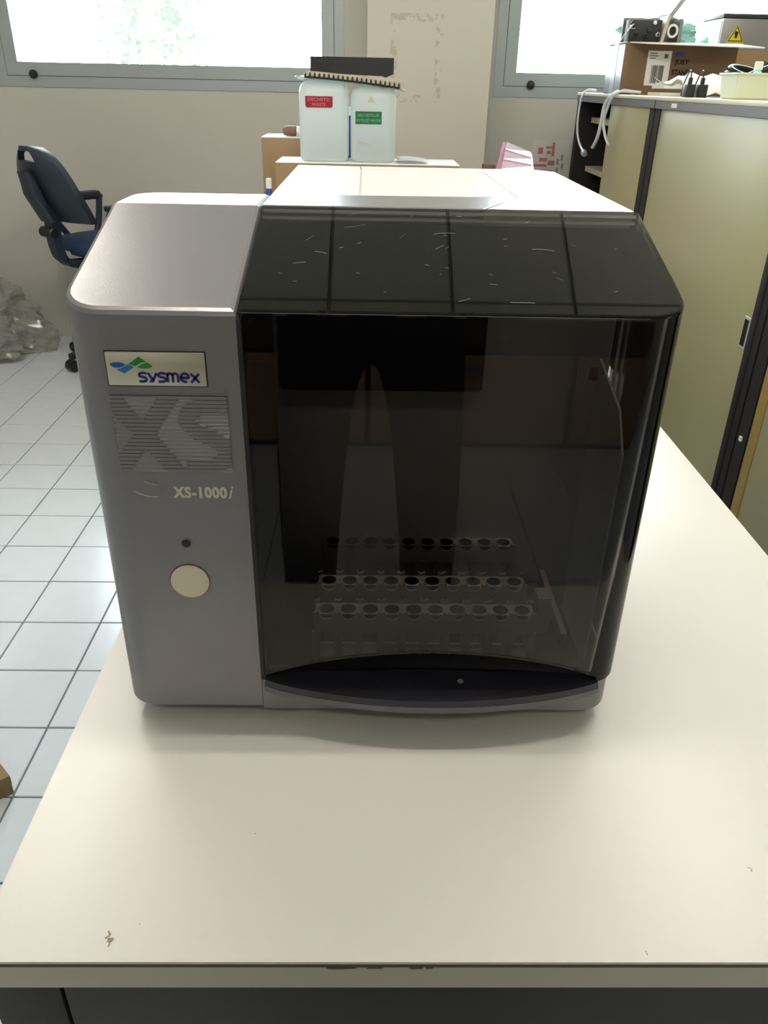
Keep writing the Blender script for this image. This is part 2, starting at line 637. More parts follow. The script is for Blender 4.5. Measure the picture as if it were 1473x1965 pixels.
# ------------------------------------------------------------------ the analyser
AF = 0.567                       # front face
AX0, AX1, SEAMX = -0.2265, 0.2350, -0.0965
AB, AZF, AZT = 0.762, 1.138, 1.188  # underside, fold, top
CRY = 0.733                      # crease between sloping and flat top
AN = tag(empty('blood_analyser', (0, AF, DT)), 'silver-grey and smoked-black benchtop blood analyser standing on the cream desk', 'analyser')
AO = Vector((0, AF, DT))


def A(bm):
    for v in bm.verts:
        v.co -= AO
    return bm


def ztop(y):
    return min(AZT, AZF + (y - AF) * (AZT - AZF) / (CRY - AF))


def crowned(bm, poly, z0, bev=.004):
    """plan polygon pulled up to the sloping / flat roof line, split at the crease"""
    pl = []
    n = len(poly)
    for i in range(n):
        p, q = poly[i], poly[(i + 1) % n]
        pl.append(p)
        if (p[1] - CRY) * (q[1] - CRY) < -1e-12:
            t = (CRY - p[1]) / (q[1] - p[1])
            pl.append((p[0] + (q[0] - p[0]) * t, CRY))
    rings = [[(x, y, z0) for x, y in inset(pl, .004)], [(x, y, z0 + .004) for x, y in pl], [(x, y, ztop(y) - bev) for x, y in pl]]
    for s, c in ((.3, .3), (1, 0)):
        rings.append([(x, y, ztop(y) - bev * c) for x, y in inset(pl, bev * s)])
    # keep crease vertices on the crease after insetting
    for r in rings:
        for k, (x, y, z) in enumerate(r):
            if abs(pl[k][1] - CRY) < 1e-9:
                r[k] = (x, CRY, z)
    rings = rings[:3] + [[(x, y, ztop(y) - bev * c) for (x, y, z) in r] for r, c in zip(rings[3:], (.3, 0))]
    vr = [[bm.verts.new(p) for p in r] for r in rings]
    m = len(pl)
    for a, b in zip(vr, vr[1:]):
        for i in range(m):
            j = (i + 1) % m
            bm.faces.new((a[i], a[j], b[j], b[i]))
    bm.faces.new(vr[0][::-1])
    f = [v for v, p in zip(vr[-1], pl) if p[1] <= CRY + 1e-9]
    b = [v for v, p in zip(vr[-1], pl) if p[1] >= CRY - 1e-9]
    bm.faces.new(f); bm.faces.new(b)


# silver left housing
bm = bmesh.new()
crowned(bm, rrect(AX0, SEAMX - .0012, AF, .812, (.030, 0, 0, .030), 10), AB, .004)
done('left_housing', A(bm), M_silver, AN, 12)
# lower silver band that runs under the cover and round the right corner
bm = bmesh.new()
pl = rrect(SEAMX - .001, AX1 - .003, AF + .0006, 1.10, (0, .030, .01, 0), 10)
slab(bm, pl, AB, .7965, .001)
done('base_band', A(bm), M_silver, AN, 12)
# silver chevron strip on the roof
bm = bmesh.new()
slab(bm, [(SEAMX - .0008, CRY + .004), (.0985, CRY + .004), (.1405, .8195), (.137, .8195), (SEAMX - .0008, .812)], 1.17, AZT, .0012)
done('roof_strip', A(bm), M_silver, AN, 12)
# white rear body, lower left rear body, roof panels with open joints
bm = bmesh.new()
slab(bm, rrect(SEAMX, AX1 - .004, CRY + .003, 1.115, (0, 0, .03, .004), 8), AB + .03, AZT - .004, .002)
done('rear_body', A(bm), M_white, AN, 12)
bm = bmesh.new()
slab(bm, rrect(AX0 + .012, SEAMX - .001, .8125, 1.10, .006, 4), AB, 1.02, .004)
done('side_body', A(bm), M_white, AN, 12)
YR = 1.114
for nm, pl in (('roof_panel', [(SEAMX, .8145), (-.0130, .8145), (-.0155, 1.075), (-.017, YR), (SEAMX, YR)]),
               ('roof_panel', [(-.0112, .8145), (.1395, .8215), (.1365, 1.072), (-.0137, 1.075)]),
               ('roof_panel', [(.1015, CRY + .004), (AX1 - .004, CRY + .004), (AX1 - .004, .8265), (.1435, .8265), (.1428, .8195)]),
               ('roof_panel', [(.1432, .828), (AX1 - .004, .828), (AX1 - .004, 1.090), (AX1 - .028, YR), (-.0155, YR), (-.0142, 1.0765), (.1385, 1.0735)])):
    bm = bmesh.new()
    slab(bm, pl, AZT - .0055, AZT, .0)
    done(nm, A(bm), M_white, AN, 0)

# smoked front cover: one bent sheet, its lower edge arched over the finger recess
HX0, HX1, HZ, HT = -0.0945, 0.2150, 0.8000, 0.8290


def arch(x):
    if x <= HX0 or x >= HX1: return HZ - .0035
    u = (x - HX0) / (HX1 - HX0) * 2 - 1
    return HZ + (HT - HZ) * (1 - u * u) ** .8


path = [(SEAMX + .0012, AF)]
for k in range(1, 41):
    path.append((HX0 + (HX1 - .012 - HX0) * k / 40 * 1.0, AF))
CR = .030
for k in range(11):
    a = math.radians(-90 + 90 * k / 10)
    path.append((AX1 - CR + CR * math.cos(a), AF + CR + CR * math.sin(a)))
path.append((AX1, .66)); path.append((AX1, CRY))
path[:] = [p for i, p in enumerate(path) if i == 0 or (Vector(p) - Vector(path[i - 1])).length > 1e-5]
bm = bmesh.new()
rows = [[], [], [], [], []]
be = .0028
for i, (x, y) in enumerate(path):
    p0 = Vector(path[max(i - 1, 0)]); p1 = Vector(path[min(i + 1, len(path) - 1)])
    t = (p1 - p0).normalized(); nn = Vector((-t.y, t.x))
    if i == 0: nn = Vector((0, 1))
    rows[0].append(bm.verts.new((x, y, arch(x) if y < AF + 1e-6 else HZ - .0035)))
    rows[1].append(bm.verts.new((x, y, ztop(y) - be)))
    for s, c, rr in ((.13, .5, 2), (.5, .13, 3), (1, 0, 4)):
        xx, yy = x + nn.x * be * s, y + nn.y * be * s
        if i == 0: xx = x
        if i == len(path) - 1: yy = CRY
        rows[rr].append(bm.verts.new((xx, yy, ztop(yy) - be * c)))
for a, b in zip(rows, rows[1:]):
    for i in range(len(path) - 1):
        bm.faces.new((a[i], a[i + 1], b[i + 1], b[i]))
cl = bm.verts.new((SEAMX + .0012, CRY, AZT))
bm.faces.new(rows[4] + [cl])
bmesh.ops.recalc_face_normals(bm, faces=bm.faces)
cover = done('front_cover', A(bm), M_smoke, AN, 12)
sm = cover.modifiers.new('thickness', 'SOLIDIFY')
sm.thickness = .003
sm.offset = -1
es_ = cover.modifiers.new('crisp_edges', 'EDGE_SPLIT')
es_.split_angle = math.radians(12)
# hairline scratches in the sloping part of the cover
M_scr = mat('scratch_pale', (150, 156, 160), 0.5)
rs = random.Random(11)
for k in range(34):
    x0, y0 = rs.uniform(SEAMX + .02, AX1 - .03), rs.uniform(AF + .015, CRY - .01)
    an, ln, bd = rs.uniform(-.5, .9), rs.choice((.003, .004, .006, .010, .018)), rs.uniform(-.3, .3)
    bm = bmesh.new()
    L, Rr = [], []
    wd = rs.uniform(.00012, .00028)
    for q in range(6):
        t = q / 5
        x = x0 + math.cos(an + bd * t) * ln * t; y = min(y0 + math.sin(an + bd * t) * ln * t, CRY - .002)
        L.append(bm.verts.new((x, y - wd, ztop(y - wd) + .0001))); Rr.append(bm.verts.new((x, y + wd, ztop(y + wd) + .0001)))
    for q in range(5):
        bm.faces.new((L[q], L[q + 1], Rr[q + 1], Rr[q]))
    done('scratch', A(bm), M_scr, cover, 0)
# dark seam strip beside the cover
bx('cover_seam', M_seam, AN, SEAMX - .0012, SEAMX + .0022, -.0006, .16, AB + .036 - DT, AZF - .006 - DT)

# handle: scooped recess and lens-shaped lip
bm = bmesh.new()
N = 40
ra, rb, rc = [], [], []
for k in range(N + 1):
    x = HX0 + (HX1 - HX0) * k / N
    u = k / N * 2 - 1
    d = (1 - u * u)
    ra.append(bm.verts.new((x, AF + .0032, arch(x) + .0006 if 0 < k < N else HZ)))
    rb.append(bm.verts.new((x, AF + .004 + .014 * d ** .7, HZ + (HT - HZ) * .45 * d ** .8)))
    rc.append(bm.verts.new((x, AF + .004 + .010 * d ** .7, HZ - .002)))
for a, b in ((ra, rb), (rb, rc)):
    for i in range(N):
        bm.faces.new((a[i], a[i + 1], b[i + 1], b[i]))
done('finger_recess', A(bm), M_lip, AN, 40)
front = []
for k in range(N + 1):
    u = k / N * 2 - 1
    front.append((HX0 + (HX1 - HX0) * k / N, AF - .004 - .0285 * (1 - u * u) ** .85))
pl = front + [(HX1, AF + .012), (HX0, AF + .012)]
bm = bmesh.new()
loft(bm, [[(x, y, HZ - .0065) for x, y in pl], [(x, y, HZ) for x, y in inset(pl, .0012)]])
lip = done('handle_lip', A(bm), mat('handle_lip_plastic', (34, 34, 41), 0.25), AN, 40)
bm = bmesh.new()
pl2 = [(x, y - .0004) for x, y in front] + [(HX1, AF + .002), (HX0, AF + .002)]
loft(bm, [[(x, y, HZ - .0135) for x, y in inset(pl2, .001)], [(x, y, HZ - .0125) for x, y in pl2], [(x, y, HZ - .0062) for x, y in pl2]])
done('handle_rim', A(bm), M_lipf, lip, 40)
bm = bmesh.new()
lathe(bm, [(.0028, 0), (.0028, .0008), (.0015, .0012)], (.086, AF - .004, HZ + .0002), 12, 'Z')
done('screw', A(bm), M_steel, lip)

# feet
for fx in (AX0 + .05, AX1 - .05):
    for fy in (AF + .06, 1.05):
        bm = bmesh.new()
        lathe(bm, [(.016, DT), (.018, DT + .004), (.018, AB + .001)], (fx, fy, 0), 16)
        done('foot', A(bm), M_black, AN)

# badge with emblem and wordmark
B0, B1, BZ0, BZ1 = -.1955, -.1225, 1.0812, 1.1070
bm = bmesh.new()
plate_xz(bm, [(B0 - .0008, BZ0 - .0008), (B1 + .0008, BZ0 - .0008), (B1 + .0008, BZ1 + .0008), (B0 - .0008, BZ1 + .0008)], AF - .0003, AF + .002)
done('badge_recess', A(bm), M_seam, AN, 0)
bm = bmesh.new()
box(bm, B0, B1, AF - .0016, AF + .001, BZ0, BZ1, bev=.0007)
badge = done('badge', A(bm), M_badge, AN)
yB = AF - .00175


def bmap(x, y):
    return (B0 + (x - 40 - (y - 75) * .158) / 1060 * (B1 - B0), BZ1 - (y - 75) / 375 * (BZ1 - BZ0))


for m, pts in ((M_blue1, [(100, 208), (122, 195), (150, 188), (185, 186), (225, 192), (275, 209), (245, 232), (218, 245), (185, 250), (150, 247), (122, 232)]),
               (M_blue2, [(172, 265), (195, 262), (225, 252), (255, 232), (285, 213), (325, 222), (360, 240), (310, 280), (262, 312)]),
               (M_green, [(302, 206), (405, 122), (492, 180), (470, 180), (440, 188), (410, 208), (375, 229), (335, 216)]),
               (M_green, [(398, 240), (422, 222), (450, 202), (480, 190), (500, 187), (535, 205), (561, 230), (540, 243), (515, 252), (480, 256), (440, 252)])):
    bm = bmesh.new()
    plate_xz(bm, [bmap(*p) for p in pts], yB, yB + .0006)
    done('emblem', A(bm), m, badge, 0)


def arcp(cx, cz, rx, rz, a0, a1, n=10):
    return [(cx + rx * math.cos(math.radians(a0 + (a1 - a0) * k / n)), cz + rz * math.sin(math.radians(a0 + (a1 - a0) * k / n))) for k in range(n + 1)]


S_ = [arcp(.50, .72, .32, .2, 35, 90, 4) + arcp(.40, .72, .32, .21, 90, 270, 8)[0:8] + arcp(.38, .28, .34, .23, 75, -90, 8) + [(.04, .07)]]
LET = {'s': (S_, .82), 'y': ([[(.08, .93), (.45, .2)], [(.86, .93), (.44, .07), (.14, .07)]], .92),
       'm': ([[(.08, .0), (.08, .93)], arcp(.32, .62, .24, .30, 170, 0, 8) + [(.56, 0)], arcp(.80, .62, .24, .30, 170, 0, 8) + [(1.04, 0)]], 1.2),
       'e': ([[(.1, .48), (.80, .48)] + arcp(.46, .5, .36, .43, 5, 300, 16)], .95), 'x': ([[(.06, .93), (.82, .0)], [(.82, .93), (.06, .0)]], .9)}
bm = bmesh.new()
wx0, wz0 = bmap(372 + 52, 405)
wx1, wz1 = bmap(1070, 295)
tot = sum(LET[c][1] for c in 'sysmex')
sc_ = (wx1 - wx0) / tot
xx = wx0
for ch in 'sysmex':
    st, adv = LET[ch]
    for pl in st:
        ribbon(bm, [(xx + p[0] * sc_, wz0 + p[1] * (wz1 - wz0)) for p in pl], .0020, yB - .0001)
    xx += adv * sc_
done('lettering', A(bm), M_navy, badge, 0)

# raised XS relief: ridged ground, flat grooved letters
NEG = [[(210, 555), (610, 555), (440, 812)], [(128, 745), (340, 955), (190, 1172)], [(475, 1105), (700, 1352), (320, 1352)],
       [(840, 560), (1050, 560), (930, 605), (855, 670), (825, 740), (825, 820), (870, 900), (980, 1000), (1120, 1052), (1220, 1105), (1245, 1145), (1215, 1185), (1130, 1208), (1000, 1203), (915, 1195), (915, 1300), (925, 1345), (840, 1240), (590, 958), (640, 850), (750, 690)],
       [(1345, 745), (1060, 738), (1000, 785), (1020, 825), (1140, 875), (1240, 920), (1365, 990)], [(1385, 1260), (1395, 1352), (1190, 1352), (1300, 1318)]]


def unit(x, y):
    xl = 95 + (y - 548) * .153; xr_ = 1325 + (y - 548) * .083
    return ((x - xl) / (xr_ - xl), (y - 548) / 805)


NEGU = [[unit(*p) for p in q] for q in NEG]


def inside(u, v):
    for q in NEGU:
        c = False
        j = len(q) - 1
        for i in range(len(q)):
            (xi, yi), (xj, yj) = q[i], q[j]
            if (yi > v) != (yj > v) and u < (xj - xi) * (v - yi) / (yj - yi) + xi: c = not c
            j = i
        if c: return True
    return False


bm = bmesh.new()
NU, ROWS, SUB = 120, 20, 10
NV = ROWS * SUB
RX0, RX1, RZ0, RZ1 = -.1965, -.1085, 1.0095, 1.0735
YS = AF - .0011            # the relief sits on a shallow pad
grid = []
for j in range(NV + 1):
    v = j / NV
    ph = (j % SUB) / SUB
    row = []
    for i in range(NU + 1):
        u = i / NU
        if inside(u, v):
            h = .00075 * abs(math.sin(math.pi * ph)) ** .7 - .0009
        else:
            h = .0004 if (j % SUB) != 0 and (j + 1) % SUB != 0 else (-.0006 if j % SUB == 0 else .0004)
        if i in (0, NU): h = min(h, .0003)
        row.append(bm.verts.new((RX0 + (RX1 - RX0) * u, YS - h, RZ1 - (RZ1 - RZ0) * v)))
    grid.append(row)
for j in range(NV):
    for i in range(NU):
        fc = bm.faces.new((grid[j][i], grid[j + 1][i], grid[j + 1][i + 1], grid[j][i + 1]))
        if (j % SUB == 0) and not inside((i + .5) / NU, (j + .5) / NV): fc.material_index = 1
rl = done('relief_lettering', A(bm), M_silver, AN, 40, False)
rl.data.materials.append(mat('groove_shade', (52, 52, 55), 0.7))  # groove faces coloured dark to stand in for their shade

# model lettering, bumps, indicator hole, start button
yl = AF - .0003
lt = lettering('XS-1000', M_print, AN, -.1580, -.1145, .9860, .9965, yl - AF, .05, 0, None, 1.12)
lt.location = (0, 0, -DT)
lt = lettering('i', M_print, AN, -.1135, -.1092, .9860, .9970, yl - AF, .01, .35)
lt.location = (0, 0, -DT)
for pts in ([(-.1805, 1.0012), (-.176, .9985), (-.171, .9972), (-.1665, .9972)], [(-.190, .9925), (-.183, .988), (-.175, .9862), (-.1665, .9865)]):
    P = smooth_path([(x, AF + .0006, z) for x, z in pts], 5)
    bm = bmesh.new()
    n = len(P)
    tube(bm, P, [.0004 + .0019 * math.sin(math.pi * k / (n - 1)) for k in range(n)], 10)
    done('raised_bump', A(bm), M_silver, AN, 60)
bm = bmesh.new()
lathe(bm, [(.0049, -.001), (.0049, .0006), (.0040, .0010), (.0036, .0004), (.0036, -.001)], (-.1520, AF, .9435), 24, 'Y')
done('indicator_ring', A(bm), M_silver, AN, 40)
bm = bmesh.new()
lathe(bm, [(.0036, -.001), (.0036, .0005), (.001, .0005)], (-.1520, AF, .9435), 20, 'Y')
done('indicator_lens', A(bm), M_black, AN, 40)
bm = bmesh.new()
lathe(bm, [(.0172, -.001), (.0172, .0004), (.0163, .0004), (.0163, -.001)], (-.1525, AF, .9055), 48, 'Y')
done('button_rim', A(bm), M_brown, AN, 40)
bm = bmesh.new()
lathe(bm, [(.0164, -.002), (.0164, .0010), (.0155, .0018), (.010, .0023), (.0001, .0025)], (-.1525, AF, .9055), 48, 'Y')
done('start_button', A(bm), M_cream, AN, 40)

# sampling chamber behind the cover
CH = tag(empty('sampling_chamber', (0, 0, 0)))
CH.parent = AN
CH.location = -AO
bx('chamber_floor', M_chamber, CH, SEAMX + .004, AX1 - .006, AF + .022, .80, .785, .797)
bx('chamber_back', M_chamber, CH, SEAMX + .004, AX1 - .006, .79, .80, .797, 1.16)
bx('chamber_side', M_chamber, CH, SEAMX + .0015, SEAMX + .004, AF + .006, .80, .797, 1.12)
bm = bmesh.new()
loft(bm, [[(.2055, y, z) for y, z in ((.685, .797), (.59, .797), (.585, 1.02), (.61, 1.05), (.685, 1.07))], [(.2075, y, z) for y, z in ((.685, .797), (.59, .797), (.585, 1.02), (.61, 1.05), (.685, 1.07))]])
done('side_panel', bm, M_chrefl, CH, 0)  # pale panel standing in for a reflection in the smoked cover
bx('upper_housing', M_chamber, CH, -.085, .105, .70, .79, 1.03, 1.12, bev=.004)
bx('guide_bar', M_rack, CH, -.078, .078, .775, .79, .917, .926, bev=.001)
bx('rail', M_rack, CH, .19, .196, .62, .77, .797, .812, bev=.001)
bx('stop_block', M_rack, CH, .168, .182, .64, .66, .797, .84, bev=.001)
bx('warning_label', M_card, CH, .198, .2055, .684, .686, 1.05, 1.062)


# sample racks: ten wells each, scalloped top edge, windowed front
def make_rack(y):
    r = empty('sample_rack', (.053, y, .797))
    L, D, Hh = .206, .022, .060
    pitch = .0203
    prof = [(-L / 2, .0), (L / 2, .0), (L / 2, Hh - .002)]
    tops = []
    for k in range(9, -1, -1):
        c = (k - 4.5) * pitch
        tops += [(c + .0068, Hh), (c + .0062, Hh - .005), (c + .004, Hh - .0085), (c, Hh - .0098), (c - .004, Hh - .0085), (c - .0062, Hh - .005), (c - .0068, Hh)]
        if k > 0: tops += [(c - pitch / 2, Hh - .0022)]
    prof += tops + [(-L / 2, Hh - .002)]
    for sd in (-1, 1):
        bm = bmesh.new()
        pp = [(-L / 2, .036), (L / 2, .036)] + prof[2:]
        y0 = sd * (D / 2 - .0012)
        plate_xz(bm, pp, y0 - .0012, y0 + .0012)
        for k in range(11):
            c = (k - 5) * pitch
            box(bm, c - .0034, c + .0034, y0 - .0012, y0 + .0012, .004, .037)
        box(bm, -L / 2, L / 2, y0 - .0012, y0 + .0012, 0, .008)
        done('front_face' if sd < 0 else 'rear_face', bm, M_rack, r, 0)
    bm = bmesh.new()          # top deck pierced by ten round wells, and well linings coloured dark for the shade inside
    zt = Hh - .0045
    for k in range(10):
        c = (k - 4.5) * pitch
        NQ = 24
        sq, ci, lo = [], [], []
        for q in range(NQ):
            a = 2 * math.pi * (q + .5) / NQ
            dx, dy = math.cos(a), math.sin(a)
            t = min(pitch / 2 / abs(dx), (D / 2 - .002) / abs(dy))
            sq.append(bm.verts.new((c + dx * t, dy * t, zt)))
            ci.append(bm.verts.new((c + dx * .0072, dy * .0072, zt)))
            lo.append(bm.verts.new((c + dx * .0072, dy * .0072, zt - .02)))
        for q in range(NQ):
            w_ = (q + 1) % NQ
            bm.faces.new((sq[q], sq[w_], ci[w_], ci[q]))
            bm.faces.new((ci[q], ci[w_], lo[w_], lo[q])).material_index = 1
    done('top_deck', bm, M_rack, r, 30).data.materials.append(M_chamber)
    bm = bmesh.new()
    for k in range(11):
        c = (k - 5) * pitch
        box(bm, c - .0016, c + .0016, -D / 2 + .002, D / 2 - .002, .0, Hh - .022)
    box(bm, -L / 2, L / 2, -D / 2 + .002, D / 2 - .002, 0, .004)
    done('divider', bm, M_rack, r, 0)
    return r


for y, lb in ((.603, 'white ten-hole sample rack nearest the smoked cover'), (.651, 'white ten-hole sample rack in the middle behind the smoked cover'), (.727, 'white ten-hole sample rack deepest inside the dark chamber')):
    tag(make_rack(y), lb, 'rack', 'sample racks in the analyser')

# ------------------------------------------------------------------ things on the far desk
# box under the canisters, with a white sheet as lid
def carton(name, label, x0, x1, y0, y1, z0, z1, m=None, lid=None, tape=None):
    r = tag(empty(name, ((x0 + x1) / 2, (y0 + y1) / 2, z0)), label, 'box')
    hx, hy, h = (x1 - x0) / 2, (y1 - y0) / 2, z1 - z0
    m = m or M_card
    bx('body', m, r, -hx, hx, -hy, hy, 0, h - .004, bev=.003)
    bx('flap', lid or m, r, -hx, hx, -hy, -.001, h - .004, h, bev=.001, seg=1)
    bx('flap', lid or m, r, -hx, hx, .001, hy, h - .004, h, bev=.001, seg=1)
    if tape: bx('tape', tape, r, -hx - .0006, hx + .0006, -.025, .025, h * .4, h + .0006)
    return r


carton('cardboard_box', 'low cardboard box with white top carrying the two canisters', -.337, .30, 2.97, 3.20, DT, 1.037, lid=M_paper)
carton('cardboard_box', 'tall brown cardboard box left of the white canisters', -.424, -.22, 3.30, 3.52, DT, 1.096, lid=M_paper)


def jerrycan(label, x0, x1, z0, z1, y0, y1, name='jerrycan'):
    r = tag(empty(name, ((x0 + x1) / 2, (y0 + y1) / 2, z0)), label, 'canister', 'white plastic canisters')
    hx, hy, h = (x1 - x0) / 2, (y1 - y0) / 2, z1 - z0
    bm = bmesh.new()
    rings = []
    for ins, z in ((.014, 0), (.004, .005), (0, .014), (0, h * .5), (0, h * .84), (.002, h * .89), (.007, h * .94), (.016, h * .975), (.030, h * .995), (.045, h)):
        rings.append([(x, y, z) for x, y in rrect(-hx + ins, hx - ins, -hy + ins, hy - ins, max(.006, .032 - ins * .3), 5)])
    loft(bm, rings)
    body = done('body', bm, M_can, r, 50)
    bm = bmesh.new()
    lathe(bm, [(.018, h - .002), (.018, h + .004), (.015, h + .006)], (hx * .2, hy * .55, 0), 18)
    done('cap', bm, M_paper, r)
    return r, hx, hy


c1, hx1, hy1 = jerrycan('white plastic canister with the red waste label', -.2545, -.0880, 1.037, 1.288, 3.0, 3.17)
c2, hx2, hy2 = jerrycan('white plastic canister with the green water label', -.0785, .0770, 1.037, 1.274, 3.0, 3.17)
oz = 1.037
bm = bmesh.new()
pc = rrect(-.2310 + .1713, -.1385 + .1713, 1.206 - oz, 1.240 - oz, (.007, .007, .001, .001), 4)
plate_xz(bm, pc, -hy1 - .0012, -hy1 + .0005)
lb = done('label', bm, M_red, c1, 0)
yy = -hy1 - .0016
M_faint_r = mat('faded_print_pink', (214, 120, 132), 0.6)
M_faint_g = mat('faded_print_pale_green', (120, 190, 150), 0.6)
lettering('DECHETS/', M_faint_r, lb, -.2225 + .1713, -.148 + .1713, 1.2255 - oz, 1.2355 - oz, yy, .01)
lettering('WASTE', M_faint_r, lb, -.2085 + .1713, -.162 + .1713, 1.2100 - oz, 1.2200 - oz, yy, .01)
bm = bmesh.new()
plate_xz(bm, rrect(-.0610, .0285, 1.1585 - oz, 1.197 - oz, .0005, 2), -hy2 - .0012, -hy2 + .0005)
lb = done('label', bm, M_lgreen, c2, 0)
lettering('EAU DISTILLEE', M_faint_g, lb, -.053, .020, 1.1815 - oz, 1.1905 - oz, -hy2 - .0016, .005)
lettering('DISTILLED WATER', M_faint_g, lb, -.058, .0255, 1.1655 - oz, 1.1745 - oz, -hy2 - .0016, .005)
M_torn = mat('torn_label_beige', (206, 206, 186), 0.7)
for pts in ([(-.020, 1.226), (.003, 1.224), (-.007, 1.246)], [(-.052, 1.106), (-.052, 1.098), (-.010, 1.096), (-.010, 1.098)]):
    bm = bmesh.new()
    plate_xz(bm, [(x, z - oz) for x, z in pts], -hy2 - .001, -hy2 + .0005)
    done('label_remnant', bm, M_torn, c2, 0)

# comb-bound notebook lying on the canisters, sagging to the right
NB = tag(empty('notebook', (-.07, 3.05, 1.30)), 'beige comb-bound notebook lying across both canisters', 'notebook')


def nbz(x): return .002 - .10 * (x + .15) ** 1 * (.55 + 1.1 * max(0, x + .15)) if x > -.15 else .002


bm = bmesh.new()
NS = 16
top, bot = [], []
for k in range(NS + 1):
    x = -.155 + .325 * k / NS
    top.append((x, nbz(x) + .012)); bot.append((x, nbz(x)))
plate_xz(bm, top + bot[::-1], -.055, .13)
nb_body = done('pages', bm, mat('manila_paper', (206, 192, 166), 0.7), NB, 0)
for k in range(21):
    x = -.158 + .312 * k / 20
    bm = bmesh.new()
    z = nbz(x) - .001
    P = [(x, -.054 - .006 * math.sin(a), z + .0005 - .0055 * math.cos(a)) for a in [math.pi * t / 6 for t in range(7)]]
    tube(bm, P, .0034, 6)
    done('comb_ring', bm, M_black, NB)
bm = bmesh.new()
tube(bm, [(-.162 + .318 * k / 12, -.050, nbz(-.162 + .318 * k / 12) - .006) for k in range(13)], .0032, 6)
done('comb_spine', bm, M_black, NB)
# black slim box with a slot on top of the notebook
r = tag(empty('black_case', (-.073, 3.08, 1.3135)), 'black slim plastic case with a front slot, topmost on the canisters', 'case')
bm = bmesh.new()
plate_xz(bm, [(-.139, -.002), (.10, -.010), (.115, -.014), (.138, -.004), (.139, .043), (-.139, .043)], -.07, .09)
done('body', bm, M_black, r, 0)
bx('slot', M_dark, r, -.06, .045, -.072, -.0695, .026, .029)
bx('slot', M_dark, r, -.115, -.09, -.0715, -.0695, .027, .029)
bx('slot', M_dark, r, .085, .11, -.0715, -.0695, .027, .029)
# loose white plastic film under the notebook
M_film = milky('white_film', (240, 242, 242), 0.4)
bm = bmesh.new()
gr = []
for j in range(7):
    gr.append([bm.verts.new((-.264 + .37 * i / 24, 3.0 + .02 + .14 * j / 6 - (.025 if i < 4 else 0), 1.292 - (.10 * max(0, (i / 24 * .37 - .11)) * 1.1) + .010 * noise.noise(Vector((i * .6, j * .7, 3))) + (.004 if i < 3 else 0))) for i in range(25)])
for j in range(6):
    for i in range(24):
        bm.faces.new((gr[j][i], gr[j][i + 1], gr[j + 1][i + 1], gr[j + 1][i]))
fo = tag(done('plastic_film', bm, M_film, None, 60), 'crinkled white plastic film between canisters and notebook', 'film')
fo.modifiers.new('thickness', 'SOLIDIFY').thickness = .0015
# small things around
bm = bmesh.new()
for x0, x1, y0, y1, dz in ((0, .19, 0, .12, 0),):
    gr = [[bm.verts.new((.085 + .105 * i / 8, 2.985 + .16 * j / 5, 1.040 + .010 * (1 - ((i - 3) / 6) ** 2) + .003 * noise.noise(Vector((i, j, 1))))) for i in range(9)] for j in range(6)]
for j in range(5):
    for i in range(8):
        bm.faces.new((gr[j][i], gr[j][i + 1], gr[j + 1][i + 1], gr[j + 1][i]))
o = tag(done('plastic_sheet', bm, M_film, None, 60), 'pale curled plastic sheet right of the green-labelled canister', 'sheet')
o.modifiers.new('thickness', 'SOLIDIFY').thickness = .002
r = tag(empty('bottle', (-.087, 3.24, DT)), 'dark blue plastic bottle squeezed behind the canisters', 'bottle')
bm = bmesh.new(); lathe(bm, [(.030, 0), (.034, .01), (.034, .38), (.02, .42), (.013, .43)], n=20)
done('body', bm, M_bluep, r)
bm = bmesh.new(); lathe(bm, [(.015, .43), (.015, .455), (.012, .458)], n=16)
done('cap', bm, M_paper, r)
r = tag(empty('bottle', (-.358, 2.93, DT)), 'small blue bottle with pale cap beside the low cardboard box', 'bottle')
bm = bmesh.new(); lathe(bm, [(.014, 0), (.016, .006), (.016, .19), (.008, .21)], n=16)
done('body', bm, M_bluep, r)
bm = bmesh.new(); lathe(bm, [(.010, .21), (.010, .238), (.008, .242)], n=14)
done('cap', bm, M_paper, r)
bm = bmesh.new()
lathe(bm, [(.004, -.03), (.014, -.026), (.018, -.012), (.018, .02), (.011, .027), (.010, .034)], (-.318, 3.36, 1.1145), 16, 'X')
tag(done('brown_plug', bm, mat('brown_rubber', (120, 92, 74), 0.6), None), 'brown rounded plug lying on the tall cardboard box', 'plug')
bm = bmesh.new()
lathe(bm, [(.004, -.02), (.018, -.018), (.018, .018), (.004, .02)], (-.276, 3.36, 1.1145), 18, 'X')
tag(done('round_stopper', bm, M_paper, None), 'round white stopper next to the brown plug', 'stopper')

# pink bin
r = tag(empty('pink_bin', (.60, 3.60, DT)), 'pink plastic bin with a sloping ribbed lid behind the analyser', 'bin')


def quad_prism(bm, base, top):
    loft(bm, [base, top])


